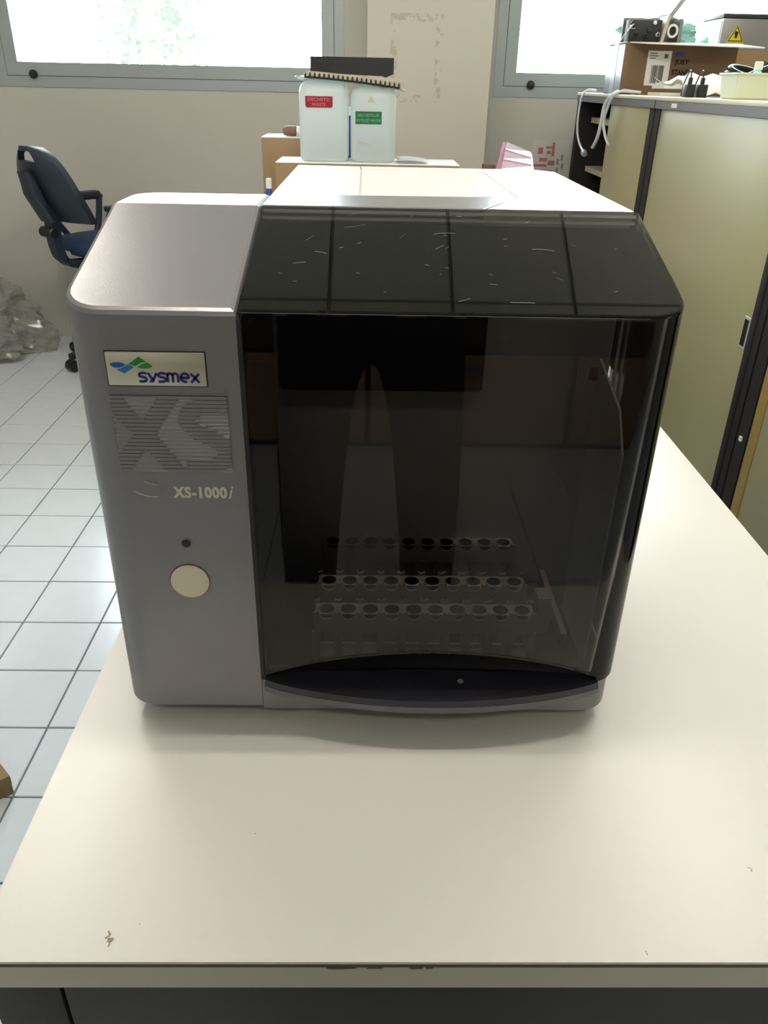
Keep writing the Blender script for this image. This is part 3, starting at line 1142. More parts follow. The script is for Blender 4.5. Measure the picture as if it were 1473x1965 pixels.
bm = bmesh.new()
quad_prism(bm, [(-.115, -.11, 0), (.06, -.11, 0), (.085, .12, 0), (-.06, .12, 0)], [(-.098, -.11, .225), (.062, -.11, .215), (.085, .12, .28), (-.045, .12, .325)])
done('body', bm, M_pink, r, 0)
for k in range(3):
    t0, t1 = .03 + k * .33, .28 + k * .33
    bm = bmesh.new()

    def tp(s, t, h):
        a = Vector((-.088, -.11, .228)).lerp(Vector((-.035, .12, .327)), t)
        b = Vector((.060, -.11, .218)).lerp(Vector((.083, .12, .283)), t)
        p = a.lerp(b, s)
        p.z += h
        return p
    quad_prism(bm, [tp(0.06, t0, -.002), tp(.97, t0, -.002), tp(.97, t1, -.002), tp(.06, t1, -.002)], [tp(.07, t0, .008), tp(.96, t0, .008), tp(.96, t1, .008), tp(.07, t1, .008)])
    done('lid_slat', bm, mat('pale_pink_lid', (226, 196, 214), 0.2), r, 0)
bm = bmesh.new()
box(bm, -.025, .025, -.04, .04, 0, .235, bev=.004)
o = tag(done('brown_carton', bm, M_cardd, None), 'small brown carton half hidden left of the pink bin', 'box')
o.location = (.505, 3.74, DT)
# notice with red print on the wall
r = tag(empty('wall_notice', (.91, YF - .001, .95)), 'pale paper with red printed marks on the wall by the cabinet', 'notice')
bx('sheet', mat('notice_paper', (200, 200, 194), 0.75), r, -.10, .095, -.0012, 0, -.13, .092)
M_rprint = mat('red_print', (176, 110, 108), 0.7)
for x0, x1, z0, z1 in ((-.07, -.045, .03, .06), (-.06, -.02, -.005, .012), (.0, .014, .02, .085), (-.03, .0, .055, .067), (-.025, -.005, .03, .045), (-.09, -.02, -.03, -.018), (-.015, .02, -.022, .0), (-.05, .02, -.07, -.045), (-.01, .005, -.11, -.075), (-.06, -.03, -.06, -.05)):
    bx('red_mark', M_rprint, r, x0, x1, -.0018, -.001, z0, z1)
M_gprint = mat('grey_print', (140, 140, 138), 0.7)
for x0, z0 in ((.03, -.02), (.03, -.06), (.05, .0), (.055, -.04)):
    bx('grey_mark', M_gprint, r, x0, x0 + .012, -.0018, -.001, z0, z0 + .028)

# ------------------------------------------------------------------ cabinets on the right
CXF, CXB = .945, 1.86
CTOP = 1.262


def cabinet(label, y0, y1, z1=1.247):
    return tag(empty('cabinet', (CXF, (y0 + y1) / 2, 0)), label, 'cabinet')


def carcass(r, y0, y1, open_to=None):
    c = (y0 + y1) / 2
    D = CXB - CXF
    z1 = 1.226
    bx('side_panel', M_cabframe, r, .0, D, y0 - c, y0 - c + .05, 0, z1)
    bx('side_panel', M_cabframe, r, .0, D, y1 - c - .05, y1 - c, 0, z1)
    bx('back_panel', M_cabframe, r, D - .02, D, y0 - c + .05, y1 - c - .05, 0, z1)
    bx('bottom_panel', M_cabframe, r, .01, D - .02, y0 - c + .05, y1 - c - .05, 0, .08)
    bx('top_rail', M_rail, r, -.004, .05, y0 - c, y1 - c, 1.226, 1.25)
    return c


r = cabinet('olive cabinet nearest the window, sliding door half open on dark shelves', 2.965, 4.105)
c = carcass(r, 2.965, 4.105)
bx('sliding_door', M_cabdoor, r, .004, .024, 3.032 - c, 3.535 - c, .08, 1.226, bev=.002)
M_shelf = mat('shelf_beige', (190, 182, 150), 0.5)
for z in (.30, .64, .935, 1.14):
    bx('shelf', M_shelf, r, .06, .44, 3.02 - c, 4.05 - c, z, z + .022)
bx('inner_back', M_cabframe, r, .45, .46, 3.02 - c, 4.05 - c, .08, 1.226)
r = cabinet('olive cabinet with closed door and small recessed pull beside the analyser', 1.875, 2.955)
c = carcass(r, 1.875, 2.955)
d = bx('sliding_door', M_cabdoor, r, .004, .024, 1.935 - c, 2.908 - c, .08, 1.226, bev=.002)
bx('door_stile', M_cabframe, r, -.004, .026, 1.905 - c, 1.934 - c, .08, 1.226, bev=.003)
bx('inventory_label', M_paper, r, -.0052, -.003, 2.74 - c, 2.79 - c, 1.232, 1.244)
bx('pull_frame', mat('pull_grey', (190, 188, 196), 0.4), d, .0005, .0045, 1.945 - c, 1.978 - c, .705, .785, bev=.001, seg=1)
bx('pull_recess', M_black, d, -.0005, .0008, 1.950 - c, 1.973 - c, .712, .778)
r = cabinet('olive cabinet with ochre door edge at the right of the desk', .80, 1.865)
c = carcass(r, .80, 1.865)
bx('sliding_door', M_cabdoor, r, .004, .024, .85 - c, 1.768 - c, .08, 1.226, bev=.002)
bx('door_edge', M_gold, r, .002, .026, 1.769 - c, 1.812 - c, .08, 1.226, bev=.004)
bx('lock_stud', M_paper, r, -.005, .002, 1.835 - c, 1.845 - c, .50, .512)
r = tag(empty('worktop', (CXF, 2.45, 1.25)), 'long beige worktop covering the row of olive cabinets', 'worktop')
bx('board', M_worktop, r, -.006, CXB - CXF, -1.66, 1.66, 0, .012, bev=.0015)

# cardboard box with a flap, tape and labels
r = tag(empty('cardboard_box', (1.165, 3.57, CTOP)), 'long taped cardboard box with open flap on the worktop', 'box')
bx('body', M_cardd, r, -.215, .215, -.12, .12, 0, .170, bev=.002)
bm = bmesh.new()
loft(bm, [[(-.20, -.12, .172), (.215, -.12, .172), (.262, -.245, .158), (-.17, -.215, .166)], [(-.20, -.12, .176), (.215, -.12, .176), (.262, -.245, .162), (-.17, -.215, .170)]])
done('flap', bm, M_paper, r, 0)
bx('flap', M_cardd, r, -.215, .215, -.118, .12, .170, .174)
bx('end_sheet', M_tape, r, -.2165, -.2145, -.118, .118, .004, .168)
bx('tape', mat('tape_white', (186, 194, 206), 0.3), r, -.2175, -.2160, -.03, .03, .0, .172)
ll = bx('shipping_label', M_paper, r, -.125, -.035, -.1215, -.1195, .032, .148)
bm = bmesh.new()
x = -.105
while x < -.058:
    wd = random.choice((.0012, .002, .003))
    box(bm, x, x + wd, -.1222, -.1212, .040, .100)
    x += wd + random.choice((.0012, .002))
done('barcode', bm, M_black, ll, 0)
for z, x1 in ((.138, -.09), (.130, -.085), (.122, -.095)):
    bx('printed_line', M_rail, ll, -.118, x1, -.1222, -.1212, z, z + .003)
bx('printed_line', M_rail, ll, -.062, -.048, -.1222, -.1212, .124, .138)
M_cprint = mat('carton_print', (30, 22, 18), 0.8)
lettering('JUST', M_cprint, r, -.020, .035, .100, .120, -.1206, .045)
lettering('STAND', M_cprint, r, -.025, .045, .068, .088, -.1206, .045)
lettering('OUT', M_cprint, r, -.015, .025, .036, .056, -.1206, .045)
bx('printed_patch', M_bluep, r, -.022, .012, -.1210, -.1198, .132, .146)

# open chassis of an instrument on the box
EZ = CTOP + .174
r = tag(empty('circuit_chassis', (1.075, 3.56, EZ)), 'small open metal chassis full of dark circuitry on the long cardboard box', 'electronics')
M_pcb = mat('dark_circuit', (34, 40, 40), 0.5, var=0.5, vscale=60)
bx('base_plate', M_steel, r, -.10, .10, -.05, .05, 0, .004)
bx('rear_plate', M_steel, r, -.10, .10, .046, .05, .004, .075)
bx('circuit_board', M_pcb, r, -.095, .02, -.042, .04, .004, .066, bev=.002)
bm = bmesh.new()
plate_xz(bm, [(.018, .004), (.03, .004), (.045, .078), (.035, .078)], -.055, .045)
done('divider_plate', bm, mat('beige_metal', (198, 192, 172), 0.4), r, 0)
bx('side_bracket', M_steel, r, .082, .094, -.05, .045, .004, .07)
bm = bmesh.new(); lathe(bm, [(.020, 0), (.020, .012), (.013, .012), (.013, 0)], (.06, -.04, .036), 20, 'Y')
done('ring_connector', bm, M_paper, r)
bm = bmesh.new(); lathe(bm, [(.0125, 0), (.0125, .008), (.002, .008)], (.06, -.04, .036), 16, 'Y')
done('socket', bm, M_black, r)
for k in range(14):
    bm = bmesh.new()
    px, pz = random.uniform(-.09, .012), random.uniform(.012, .058)
    if k % 3:
        lathe(bm, [(.006, 0), (.006, .012), (.004, .013)], (px, -.041, pz), 10, 'Y')
    else:
        box(bm, px - .008, px + .008, -.052, -.041, pz - .005, pz + .005, bev=.001)
    done('component', bm, random.choice((M_paper, M_steel, M_black, M_dark)), r)
bm = bmesh.new()
P = smooth_path([(.05, .0, .072), (.075, .01, .10), (.11, .02, .14), (.16, .03, .19), (.2, .03, .24)], 4)
loft(bm, [[p + Vector((-.008, -.012, 0)), p + Vector((.008, -.012, -.004)), p + Vector((.008, .012, -.004)), p + Vector((-.008, .012, 0))] for p in P])
done('ribbon_cable', bm, mat('grey_ribbon', (150, 150, 156), 0.5), r, 0)
bm = bmesh.new()
tube(bm, smooth_path([(-.085, -.05, .055), (-.11, -.06, .03), (-.125, -.05, .005)], 4), .003, 6)
done('wire', bm, M_cable, r)

r.scale = (1.05, 1.0, 1.18)


# crumpled clear bag behind it
def crumple(name, label, cat, m, loc, size, seed, amp=.35, sub=4, flat=True):
    bm = bmesh.new()
    bmesh.ops.create_icosphere(bm, subdivisions=sub, radius=1.0)
    for v in bm.verts:
        p = v.co.copy()
        n1 = noise.noise(p * 1.6 + Vector((seed, 0, 0))); n2 = noise.noise(p * 4 + Vector((0, seed, 0))); n3 = abs(noise.noise(p * 7 + Vector((0, 0, seed))))
        p *= 1 + amp * n1 + amp * .6 * n2 - amp * .5 * n3
        z = p.z
        if flat: z = max(z, -.55) + .55
        v.co = (p.x * size[0], p.y * size[1], z * size[2] / 1.55)
    o = done(name, bm, m, None, 15)
    o.location = loc
    return tag(o, label, cat)


crumple('plastic_bag', 'crumpled teal-tinted clear plastic bag behind the circuit chassis', 'bag', M_bag, (1.13, 3.665, EZ), (.165, .03, .095), 3.1)
crumple('plastic_bag', 'tall knotted clear plastic bag standing left of the steel case', 'bag', M_bag, (1.375, 3.80, CTOP), (.035, .035, .20), 8.2)
crumple('plastic_wrap', 'heap of crumpled transparent bubble wrap on the tiles by the wall', 'plastic wrap', M_wrap, (-2.09, 4.06, 0), (.34, .27, .40), 5.3, .5, 5)

# steel case with warning triangle
r = tag(empty('steel_case', (1.65, 3.96, CTOP)), 'grey steel instrument case with dark lid and yellow warning triangle', 'case')
bx('body', M_steel, r, -.20, .20, -.12, .12, 0, .285, bev=.004)
bx('lid', M_dark, r, -.203, .203, -.123, .123, .285, .302, bev=.004)
bx('side_face', M_paper, r, -.203, -.199, -.11, .11, .01, .275)
bm = bmesh.new()
plate_xz(bm, [(-.172, .20), (-.10, .20), (-.136, .262)], -.1215, -.119)
t = done('warning_triangle', bm, M_yellow, r, 0)
bm = bmesh.new()
for q in ([(-.168, .2025), (-.104, .2025), (-.106, .2055), (-.166, .2055)], [(-.104, .2025), (-.136, .258), (-.136, .252), (-.109, .2045)], [(-.136, .258), (-.168, .2025), (-.163, .2045), (-.136, .252)], [(-.14, .214), (-.132, .214), (-.128, .236), (-.136, .240), (-.144, .236)]):
    plate_xz(bm, q, -.1222, -.121)
done('triangle_border', bm, M_black, t, 0)
bx('warning_strip', M_yellow, r, -.175, -.097, -.1215, -.119, .18, .198)

# second, open carton
r = tag(empty('open_carton', (1.565, 3.60, CTOP)), 'open brown carton with raised white flap below the steel case', 'box')
bx('side_wall', M_card, r, -.165, -.160, -.10, .10, 0, .15)
bx('side_wall', M_card, r, .160, .165, -.10, .10, 0, .15)
bx('front_wall', M_card, r, -.16, .16, -.10, -.095, 0, .06)
bx('rear_wall', M_card, r, -.16, .16, .095, .10, 0, .165)
bx('bottom', M_card, r, -.16, .16, -.095, .095, 0, .004)
bm = bmesh.new()
loft(bm, [[(-.166, -.10, .0), (-.166, .0, .0), (-.166, .0, .165), (-.166, -.10, .135)], [(-.170, -.10, .0), (-.170, .0, .0), (-.176, .0, .165), (-.176, -.10, .135)]])
done('raised_flap', bm, M_paper, r, 0)
# coil of black cable and black cloth-like bundle
r = tag(empty('cable_bundle', (1.375, 3.12, CTOP)), 'bundle of thick black cable lying beside the pale green tray', 'cable')
for k in range(4):
    bm = bmesh.new()
    pts = []
    for q in range(37):
        a = q * 2 * math.pi / 36
        rad = 1 - .06 * k
        pts.append((.15 * rad * math.cos(a) + .015 * math.sin(3 * a + k), .11 * rad * math.sin(a), .014 + .02 * k + .018 * math.sin(2 * a + k) * (k > 0) + .012 * k * (math.cos(a) > 0)))
    tube(bm, pts, .012, 8)
    done('cable_loop', bm, M_black, r)
bm = bmesh.new()
tube(bm, smooth_path([(-.15, .0, .02), (-.10, -.05, .06), (.0, -.08, .10), (.1, -.06, .115), (.2, -.02, .10)], 5), .014, 8)
done('cable_end', bm, M_black, r)
# pale tray with a small bottle
r = tag(empty('plastic_tray', (1.085, 2.44, CTOP)), 'pale green rectangular plastic tray at the worktop edge', 'tray')
bm = bmesh.new()
rings = []
for ins, z in ((.010, 0), (.006, .004), (0, .058), (-.005, .060), (-.005, .064), (.003, .064), (.008, .010)):
    rings.append([(x, y, z) for x, y in rrect(-.12 + ins, .12 - ins, -.06 + ins, .06 - ins, .008, 4)])
loft(bm, rings)
done('tray_body', bm, M_tray, r, 30)
r = tag(empty('vial', (1.045, 2.45, CTOP + .010)), 'small clear vial with white cap standing in the pale green tray', 'vial')
bm = bmesh.new(); lathe(bm, [(.010, 0), (.012, .004), (.012, .055), (.008, .062)], n=14)
done('glass_body', bm, M_bag, r)
bm = bmesh.new(); lathe(bm, [(.011, .062), (.011, .080), (.009, .082)], n=14)
done('cap', bm, M_paper, r)
# power adapters
for k, (x, lb) in enumerate(((.970, 'black power adapter nearer the long cardboard box'), (1.008, 'black power adapter nearer the pale green tray'))):
    r = tag(empty('power_adapter', (x, 2.745, CTOP)), lb, 'adapter', 'black power adapters')
    bx('body', M_black, r, -.0135, .0135, -.02, .02, 0, .036, bev=.002)
    bx('strain_relief', M_black, r, -.005, .005, -.006, .006, .036, .054, bev=.001)
    bm = bmesh.new(); tube(bm, smooth_path([(0, 0, .052), (0, .004, .068), (.004, .03, .072), (.01, .08, .04), (.02, .12, .004)], 4), .002, 6)
    done('cord', bm, M_black, r)
# papers
def sheet(label, loc, sx, sy, amp, seed, m=M_paper, name='paper_sheet', rz=0.0, lift=.0):
    bm = bmesh.new()
    gr = [[bm.verts.new((sx * (i / 12 - .5), sy * (j / 10 - .5), max(.0008, amp * (noise.noise(Vector((i * .28, j * .33, seed))) + .25) + lift * (j / 10)))) for i in range(13)] for j in range(11)]
    for j in range(10):
        for i in range(12):
            bm.faces.new((gr[j][i], gr[j][i + 1], gr[j + 1][i + 1], gr[j + 1][i]))
    o = tag(done(name, bm, m, None, 60), label, 'paper')
    o.modifiers.new('thickness', 'SOLIDIFY').thickness = .0008
    o.location = loc
    o.rotation_euler[2] = rz
    return o


sheet('crumpled white papers between the cable bundle and the adapters', (1.10, 2.96, CTOP), .22, .30, .05, 2.0, lift=.04, rz=.2)
sheet('flat white paper lying under the power adapters edge', (1.10, 2.61, CTOP), .09, .13, .004, 5.0, rz=.4)
r = tag(empty('paper_stack', (1.085, 3.22, CTOP)), 'short stack of pale sheets in front of the long cardboard box', 'paper')
for k in range(3):
    bx('sheet_pack', M_paper, r, -.07 + .012 * k, .10 + .01 * k, -.06, .08, .010 * k + (.012 if k else 0), .010 * k + .010 + (.012 if k else 0), bev=.001, seg=1)

# white cables hanging over the cabinet edge
def cable(label, pts, rad, plug=None):
    r = tag(empty('white_cable', pts[0]), label, 'cable')
    o = Vector(pts[0])
    bm = bmesh.new()
    tube(bm, [p - o for p in smooth_path(pts, 8)], rad, 8)
    done('cord', bm, M_cable, r)
    e, d = Vector(pts[-1]) - o, (Vector(pts[-1]) - Vector(pts[-2])).normalized()
    if plug:
        bm = bmesh.new(); tube(bm, [e - d * .004, e + d * .006, e + d * .03, e + d * .034], [rad, plug, plug, plug * .7], 10)
        done('plug', bm, M_tape, r)


cable('thin white cable with a plug hanging nearest the window', [(1.0, 4.02, 1.272), (.955, 3.99, 1.272), (.927, 3.965, 1.245), (.920, 3.955, 1.164), (.920, 3.93, 1.102), (.922, 3.87, 1.06), (.924, 3.80, 1.036)], .0048, .013)
cable('thick white cable curling left in front of the open shelves', [(1.0, 3.42, 1.270), (.955, 3.46, 1.273), (.926, 3.49, 1.25), (.920, 3.525, 1.22), (.920, 3.54, 1.17), (.920, 3.56, 1.115), (.921, 3.60, 1.08), (.922, 3.635, 1.062)], .0072, None)
cable('short white cable branching right over the olive sliding door', [(1.02, 3.40, 1.270), (.955, 3.44, 1.272), (.930, 3.465, 1.25), (.9275, 3.515, 1.20), (.928, 3.535, 1.160), (.929, 3.49, 1.115), (.932, 3.43, 1.085)], .0055, None)

# ------------------------------------------------------------------ office chair by the wall
CH_ = tag(empty('office_chair', (-1.29, 4.00, 0), math.radians(50 - 90)), 'dark blue swivel office chair by the wall beneath the window', 'chair')


def shell(bm, w_, z0, z1, y0, th, lean, bulge, hole=None, nx=14, nz=16):
    """curved back shell; local x = width, local y = depth (front = +y)"""
    def pt(s, t, off):
        hw_ = w_ / 2 * (math.sqrt(max(.02, 1 - (max(0, t - .30) / .715) ** 2.2)) - .5 * max(0, .22 - t) ** 1.2)
        x = (s * 2 - 1) * hw_
        z = z0 + (z1 - z0) * (t + .05 * (1 - (s * 2 - 1) ** 2) * (t > .5) * (t - .5))
        y = y0 - lean * t + bulge * (s * 2 - 1) ** 2 - .02 * math.sin(math.pi * t) + off
        return (x, y, z)
    fa = [[bm.verts.new(pt(i / nx, j / nz, 0)) for i in range(nx + 1)] for j in range(nz + 1)]
    fb = [[bm.verts.new(pt(i / nx, j / nz, -th)) for i in range(nx + 1)] for j in range(nz + 1)]
    hs = lambda i, j: hole and hole[0] <= i < hole[1] and hole[2] <= j < hole[3]
    for j in range(nz):
        for i in range(nx):
            if hs(i, j): continue
            bm.faces.new((fa[j][i], fa[j][i + 1], fa[j + 1][i + 1], fa[j + 1][i]))
            bm.faces.new((fb[j][i], fb[j + 1][i], fb[j + 1][i + 1], fb[j][i + 1]))
            for di, dj, (p, q) in ((-1, 0, ((j, i), (j + 1, i))), (1, 0, ((j, i + 1), (j + 1, i + 1))), (0, -1, ((j, i), (j, i + 1))), (0, 1, ((j + 1, i), (j + 1, i + 1)))):
                ii, jj = i + di, j + dj
                if ii < 0 or jj < 0 or ii >= nx or jj >= nz or hs(ii, jj):
                    bm.faces.new((fa[p[0]][p[1]], fa[q[0]][q[1]], fb[q[0]][q[1]], fb[p[0]][p[1]]))


bm = bmesh.new(); shell(bm, .44, .70, 1.01, -.205, .03, .115, .05, (4, 10, 13, 15))
done('backrest', bm, M_chair, CH_, 50)
bm = bmesh.new()
loft(bm, [[(x, y, z) for x, y in rrect(-.055 + k * .004, .055 - k * .004, -.315 - .02 * k + .012 * abs(k - 2), -.262 - .018 * k, .02, 4)] for k, z in enumerate((.70, .76, .82, .88, .915))])
done('back_housing', bm, M_chair, CH_, 50)
bm = bmesh.new()
P = smooth_path([(0, -.275, .78), (0, -.262, .69), (0, -.262, .60), (0, -.235, .525), (0, -.15, .500), (0, .0, .505)], 5)
loft(bm, [[p + Vector((-.032, 0, -.018)), p + Vector((.032, 0, -.018)), p + Vector((.032, .0, .018)), p + Vector((-.032, .0, .018))] if k > len(P) * .55 else [p + Vector((-.032, -.02, 0)), p + Vector((.032, -.02, 0)), p + Vector((.032, .02, 0)), p + Vector((-.032, .02, 0))] for k, p in enumerate(P)])
done('back_bar', bm, M_chair, CH_, 50)
bm = bmesh.new(); lathe(bm, [(.018, -.05), (.024, -.045), (.024, .045), (.018, .05)], (0, -.285, .655), 12, 'X')
done('adjuster_knob', bm, M_black, CH_)
bm = bmesh.new()
loft(bm, [[(x, y + .02, z) for x, y in rrect(-.22 + i, .22 - i, -.20 + i, .22 - i, .09, 6)] for i, z in ((.03, .545), (.004, .552), (0, .575), (.012, .60), (.06, .612))])
done('seat', bm, M_cloth, CH_, 50)
bx('seat_pan', M_black, CH_, -.14, .14, -.12, .16, .515, .545, bev=.01)
for s in (-1, 1):
    bm = bmesh.new()
    x = s * .265
    P = [(x, y, z) for y, z in ((-.12, .745), (.14, .755), (.16, .735), (.13, .60), (.08, .53), (s * 0 + .0, .53), (-.05, .60), (-.13, .72), (-.12, .745))]
    tube(bm, smooth_path(P, 4), .016, 8, False)
    arm = done('armrest', bm, M_chair, CH_, 60)
    bx('arm_pad', M_chair, arm, x - .03, x + .03, -.14, .16, .752, .780, bev=.01)
    bx('arm_bracket', M_black, CH_, min(x, s * .13), max(x, s * .13), .02, .06, .518, .538)
bm = bmesh.new(); lathe(bm, [(.03, .09), (.03, .33), (.016, .335), (.016, .52)], n=16)
done('gas_column', bm, M_black, CH_)
for k in range(5):
    a = math.radians(255 + 72 * k) + 0.28
    d = Vector((math.cos(a), math.sin(a), 0))
    n_ = Vector((-d.y, d.x, 0))
    bm = bmesh.new()
    rings = []
    for t, hw_, zt, zb in ((.02, .03, .12, .07), (.15, .024, .105, .07), (.29, .017, .085, .062)):
        c = d * t
        rings.append([c + n_ * hw_ + Vector((0, 0, zb)), c - n_ * hw_ + Vector((0, 0, zb)), c - n_ * hw_ + Vector((0, 0, zt)), c + n_ * hw_ + Vector((0, 0, zt))])
    loft(bm, rings)
    leg = done('base_leg', bm, M_black, CH_, 0)
    bm = bmesh.new()
    tube(bm, [d * .285 + n_ * .022 + Vector((0, 0, .029)), d * .285 - n_ * .022 + Vector((0, 0, .029))], .029, 16)
    tube(bm, [d * .285 + Vector((0, 0, .05)), d * .285 + Vector((0, 0, .068))], .007, 8)
    done('caster', bm, M_black, leg)

# wooden pallet corner near the desk
r = tag(empty('wood_pallet', (-.712, 1.140, 0)), 'rough wooden pallet corner lying on the tiles left of the desk', 'pallet')
e1 = Vector((-.55, .55, 0)).normalized(); e2 = Vector((-.72, -.55, 0)).normalized()
for k in range(3):
    bm = bmesh.new()
    o_ = e2 * (k * .14)
    q = [o_, o_ + e1 * .6, o_ + e1 * .6 + e2 * .13, o_ + e2 * .13]
    loft(bm, [[p + Vector((0, 0, .030)) for p in q], [p + Vector((0, 0, .052)) for p in q]])
    done('plank', bm, M_wood, r, 0)
for k in range(2):
    bm = bmesh.new()
    o_ = e1 * (k * .45 + .004)
    q = [o_, o_ + e1 * .09, o_ + e1 * .09 + e2 * .41, o_ + e2 * .41]
    loft(bm, [[p + Vector((0, 0, 0)) for p in q], [p + Vector((0, 0, .030)) for p in q]])
    done('bearer', bm, M_wood, r, 0)

# ------------------------------------------------------------------ back of the room, seen only as reflections
r = tag(empty('low_cupboard', (0.0, -1.97, 0)), 'long dark cupboard with brown drawers against the wall behind the photographer', 'cupboard')
bx('body', M_cabframe, r, -1.6, 1.6, -.2, .20, .02, .95, bev=.004)
bx('top_board', M_worktop, r, -1.62, 1.62, -.22, .24, .95, .975, bev=.002)
bx('plinth', M_black, r, -1.58, 1.58, -.18, .19, 0, .02)
for k in range(4):
    x0 = -1.58 + .79 * k
    d = bx('drawer', mat('cupboard_drawer_brown', (168, 134, 106), 0.5), r, x0, x0 + .77, .20, .218, .03, .385, bev=.002)
    bx('handle', M_steel, d, x0 + .33, x0 + .44, .218, .232, .33, .345)
    d = bx('door', mat('cupboard_door_dark', (74, 60, 54), 0.5), r, x0, x0 + .77, .20, .218, .40, .93, bev=.002)
    bx('handle', M_steel, d, x0 + .70, x0 + .72, .218, .232, .62, .72)


# ------------------------------------------------------------------ the photographer, mirrored in the dark cover
def skinned(name, verts, edges, m, parent=None, sub=2, root=0):
    me = bpy.data.meshes.new(name)
    me.from_pydata([v[:3] for v in verts], edges, [])
    o = link(name, me, m, parent)
    mod = o.modifiers.new('skin', 'SKIN')
    me.skin_vertices.new() if not me.skin_vertices else None
    sl = me.skin_vertices[0].data
    for k, v in enumerate(verts):
        rr = v[3]
        sl[k].radius = rr if isinstance(rr, tuple) else (rr, rr)
        sl[k].use_root = (k == root)
    mod.use_smooth_shade = True
    ss = o.modifiers.new('sub', 'SUBSURF')
    ss.levels = sub; ss.render_levels = sub
    return o


PY = -.25
PE = tag(empty('person', (0, PY, 0)), 'person in dark navy clothes holding a phone, mirrored in the smoked cover', 'person')
V = [(0, 0, 1.02, (.15, .11)), (0, 0, 1.13, (.15, .10)), (0, -.01, 1.28, (.175, .115)), (0, -.02, 1.42, (.15, .09)), (0, -.02, 1.50, .058), (0, 0, 1.58, .055),
     (-.098, 0, .90, .082), (-.118, .015, .50, .064), (-.125, -.02, .10, .045), (-.135, .10, .045, .040), (-.14, .17, .035, .032),
     (.098, 0, .90, .082), (.118, .015, .50, .064), (.125, -.02, .10, .045), (.135, .10, .045, .040), (.14, .17, .035, .032),
     (-.19, -.02, 1.42, .062), (-.27, .02, 1.16, .046), (-.09, .165, 1.235, .033),
     (.19, -.02, 1.42, .062), (.27, .02, 1.16, .046), (.09, .165, 1.235, .033)]
E_ = [(0, 1), (1, 2), (2, 3), (3, 4), (4, 5), (0, 6), (6, 7), (7, 8), (8, 9), (9, 10), (0, 11), (11, 12), (12, 13), (13, 14), (14, 15), (3, 16), (16, 17), (17, 18), (3, 19), (19, 20), (20, 21)]
skinned('body', V, E_, M_trouser, PE)
bm = bmesh.new()
bmesh.ops.create_uvsphere(bm, u_segments=28, v_segments=20, radius=1)
for v in bm.verts:
    x, y, z = v.co
    jaw = 1 - .28 * max(0, -z) ** 1.3
    v.co = (x * .076 * jaw, y * .096 * (1 - .1 * max(0, -z)) , z * .118)
    if abs(x) < .28 and y > .7: v.co.y += .022 * math.exp(-((z + .1) / .18) ** 2) * (1 - abs(x) / .28)
    if y > .55 and .08 < abs(z - .02) < .0: pass
    if y > .6 and abs(abs(x) - .36) < .2 and abs(z - .06) < .12: v.co.y -= .008
hd = done('head', bm, M_skin, PE, 80)
hd.location = (0, .02, 1.665)
hd.rotation_euler = (math.radians(-18), 0, 0)
for s in (-1, 1):
    bm = bmesh.new(); bmesh.ops.create_uvsphere(bm, u_segments=12, v_segments=8, radius=.011)
    e = done('eye', bm, M_paper, hd); e.location = (s * .030, .083, .008)
    bm = bmesh.new(); bmesh.ops.create_uvsphere(bm, u_segments=12, v_segments=8, radius=1)
    for v in bm.verts: v.co = (v.co.x * .009, v.co.y * .020, v.co.z * .030)
    e = done('ear', bm, M_skin, hd); e.location = (s * .077, -.005, .0)
bm = bmesh.new()
tube(bm, [(-.022, .086, -.055), (-.01, .094, -.053), (.01, .094, -.053), (.022, .086, -.055)], .005, 8)
done('mouth', bm, mat('lips', (160, 96, 90), 0.5), hd)
bm = bmesh.new(); bmesh.ops.create_uvsphere(bm, u_segments=24, v_segments=16, radius=1)
for v in bm.verts:
    x, y, z = v.co
    v.co = (x * .084, y * .102 - .010, z * .122 + .010)
bmesh.ops.delete(bm, geom=[v for v in bm.verts if v.co.z < .045 and v.co.y > -.03 or v.co.z < -.06], context='VERTS')
done('hair', bm, M_hair, hd, 80)
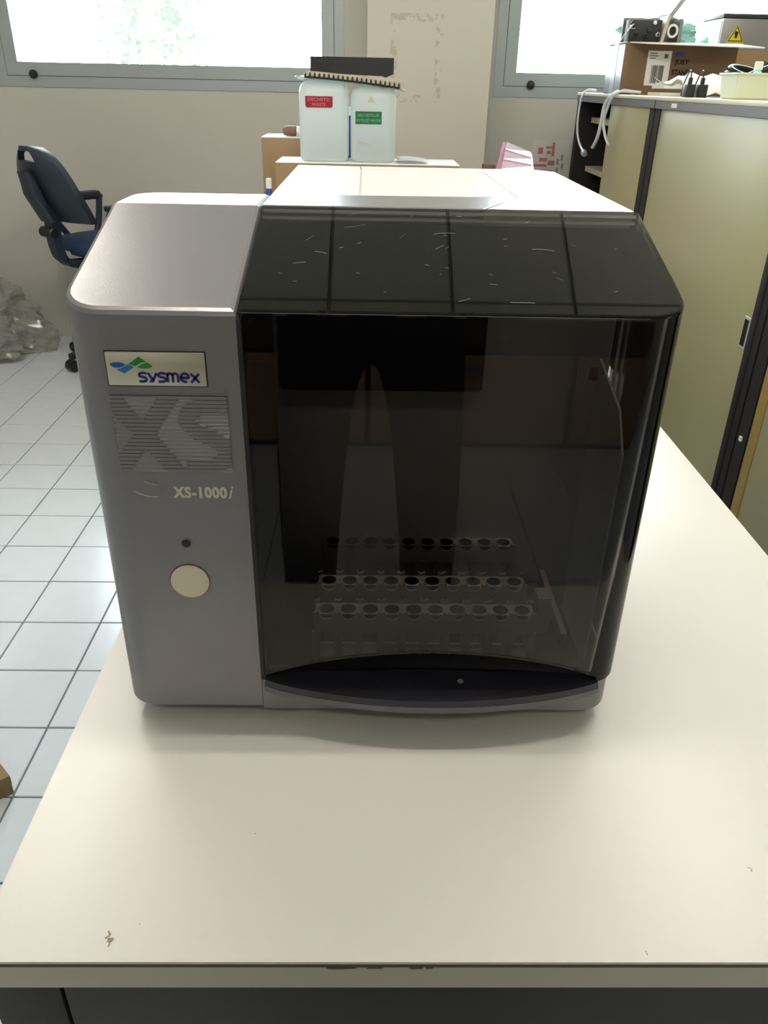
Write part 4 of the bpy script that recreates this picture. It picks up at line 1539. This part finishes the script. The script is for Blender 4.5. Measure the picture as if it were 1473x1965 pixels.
for s in (-1, 1):
    hv = [(s * .085, .17, 1.237, .026), (s * .060, .195, 1.262, (.030, .016)), (s * .050, .205, 1.285, (.032, .014))]
    he = [(0, 1), (1, 2)]
    for f_, (dz, L_) in enumerate(((.028, .030), (.010, .034), (-.008, .031), (-.024, .025))):
        b = len(hv)
        hv += [(s * .048, .216, 1.285 + dz * .8, .0088), (s * .044, .232, 1.288 + dz, .0085), (s * .036 - s * (L_ - .026), .236, 1.290 + dz, .0075)]
        he += [(2, b), (b, b + 1), (b + 1, b + 2)]
    b = len(hv)
    hv += [(s * .055, .186, 1.268, .0105), (s * .044, .202, 1.282, .0095), (s * .033, .209, 1.296, .0082)]
    he += [(1, b), (b, b + 1), (b + 1, b + 2)]
    skinned('hand', hv, he, M_skin, PE, 1)
ph = tag(empty('phone', (0, -.030, 1.300)), 'black phone held by the person mirrored in the cover', 'phone')
ph.rotation_euler = (math.radians(-28.5), 0, 0)
bx('phone_body', M_black, ph, -.036, .036, -.0045, .0045, -.075, .075, bev=.004)
bx('screen', M_lip, ph, -.033, .033, -.0052, -.0044, -.066, .066)

# ------------------------------------------------------------------ outside: a bare-ish tree far beyond the left window
TR = tag(empty('tree', (-4.8, 20.0, -3.0)), 'pale overexposed tree seen through the left window', 'tree')
bm = bmesh.new()
tube(bm, smooth_path([(0, 0, 0), (.1, 0, 2.5), (-.1, 0, 5), (.1, 0, 8)], 4), [.28 - .012 * k for k in range(13)], 10)
done('trunk', bm, M_bark, TR)
for k in range(7):
    a = k * .9
    bm = bmesh.new()
    z = 3.2 + .65 * k
    tube(bm, smooth_path([(0, 0, z), (.5 * math.cos(a), .5 * math.sin(a), z + .6), (1.0 * math.cos(a), 1.0 * math.sin(a), z + 1.5)], 4), [.09 - .008 * q for q in range(9)], 6)
    done('branch', bm, M_bark, TR)
bm = bmesh.new()
for k in range(2200):
    a = random.uniform(0, 6.28); rr = random.uniform(.1, 1.0) ** .6 * 1.25; z = random.uniform(3.6, 9)
    c = Vector((rr * math.cos(a), rr * math.sin(a), z))
    u = Vector((random.gauss(0, 1), random.gauss(0, 1), random.gauss(0, 1))).normalized() * .11
    v = u.cross(Vector((random.gauss(0, 1), random.gauss(0, 1), 1))).normalized() * .05
    bm.faces.new([bm.verts.new(p) for p in (c - u, c + v, c + u, c - v)])
tag(done('foliage', bm, M_leaf, TR, 0), kind='stuff')
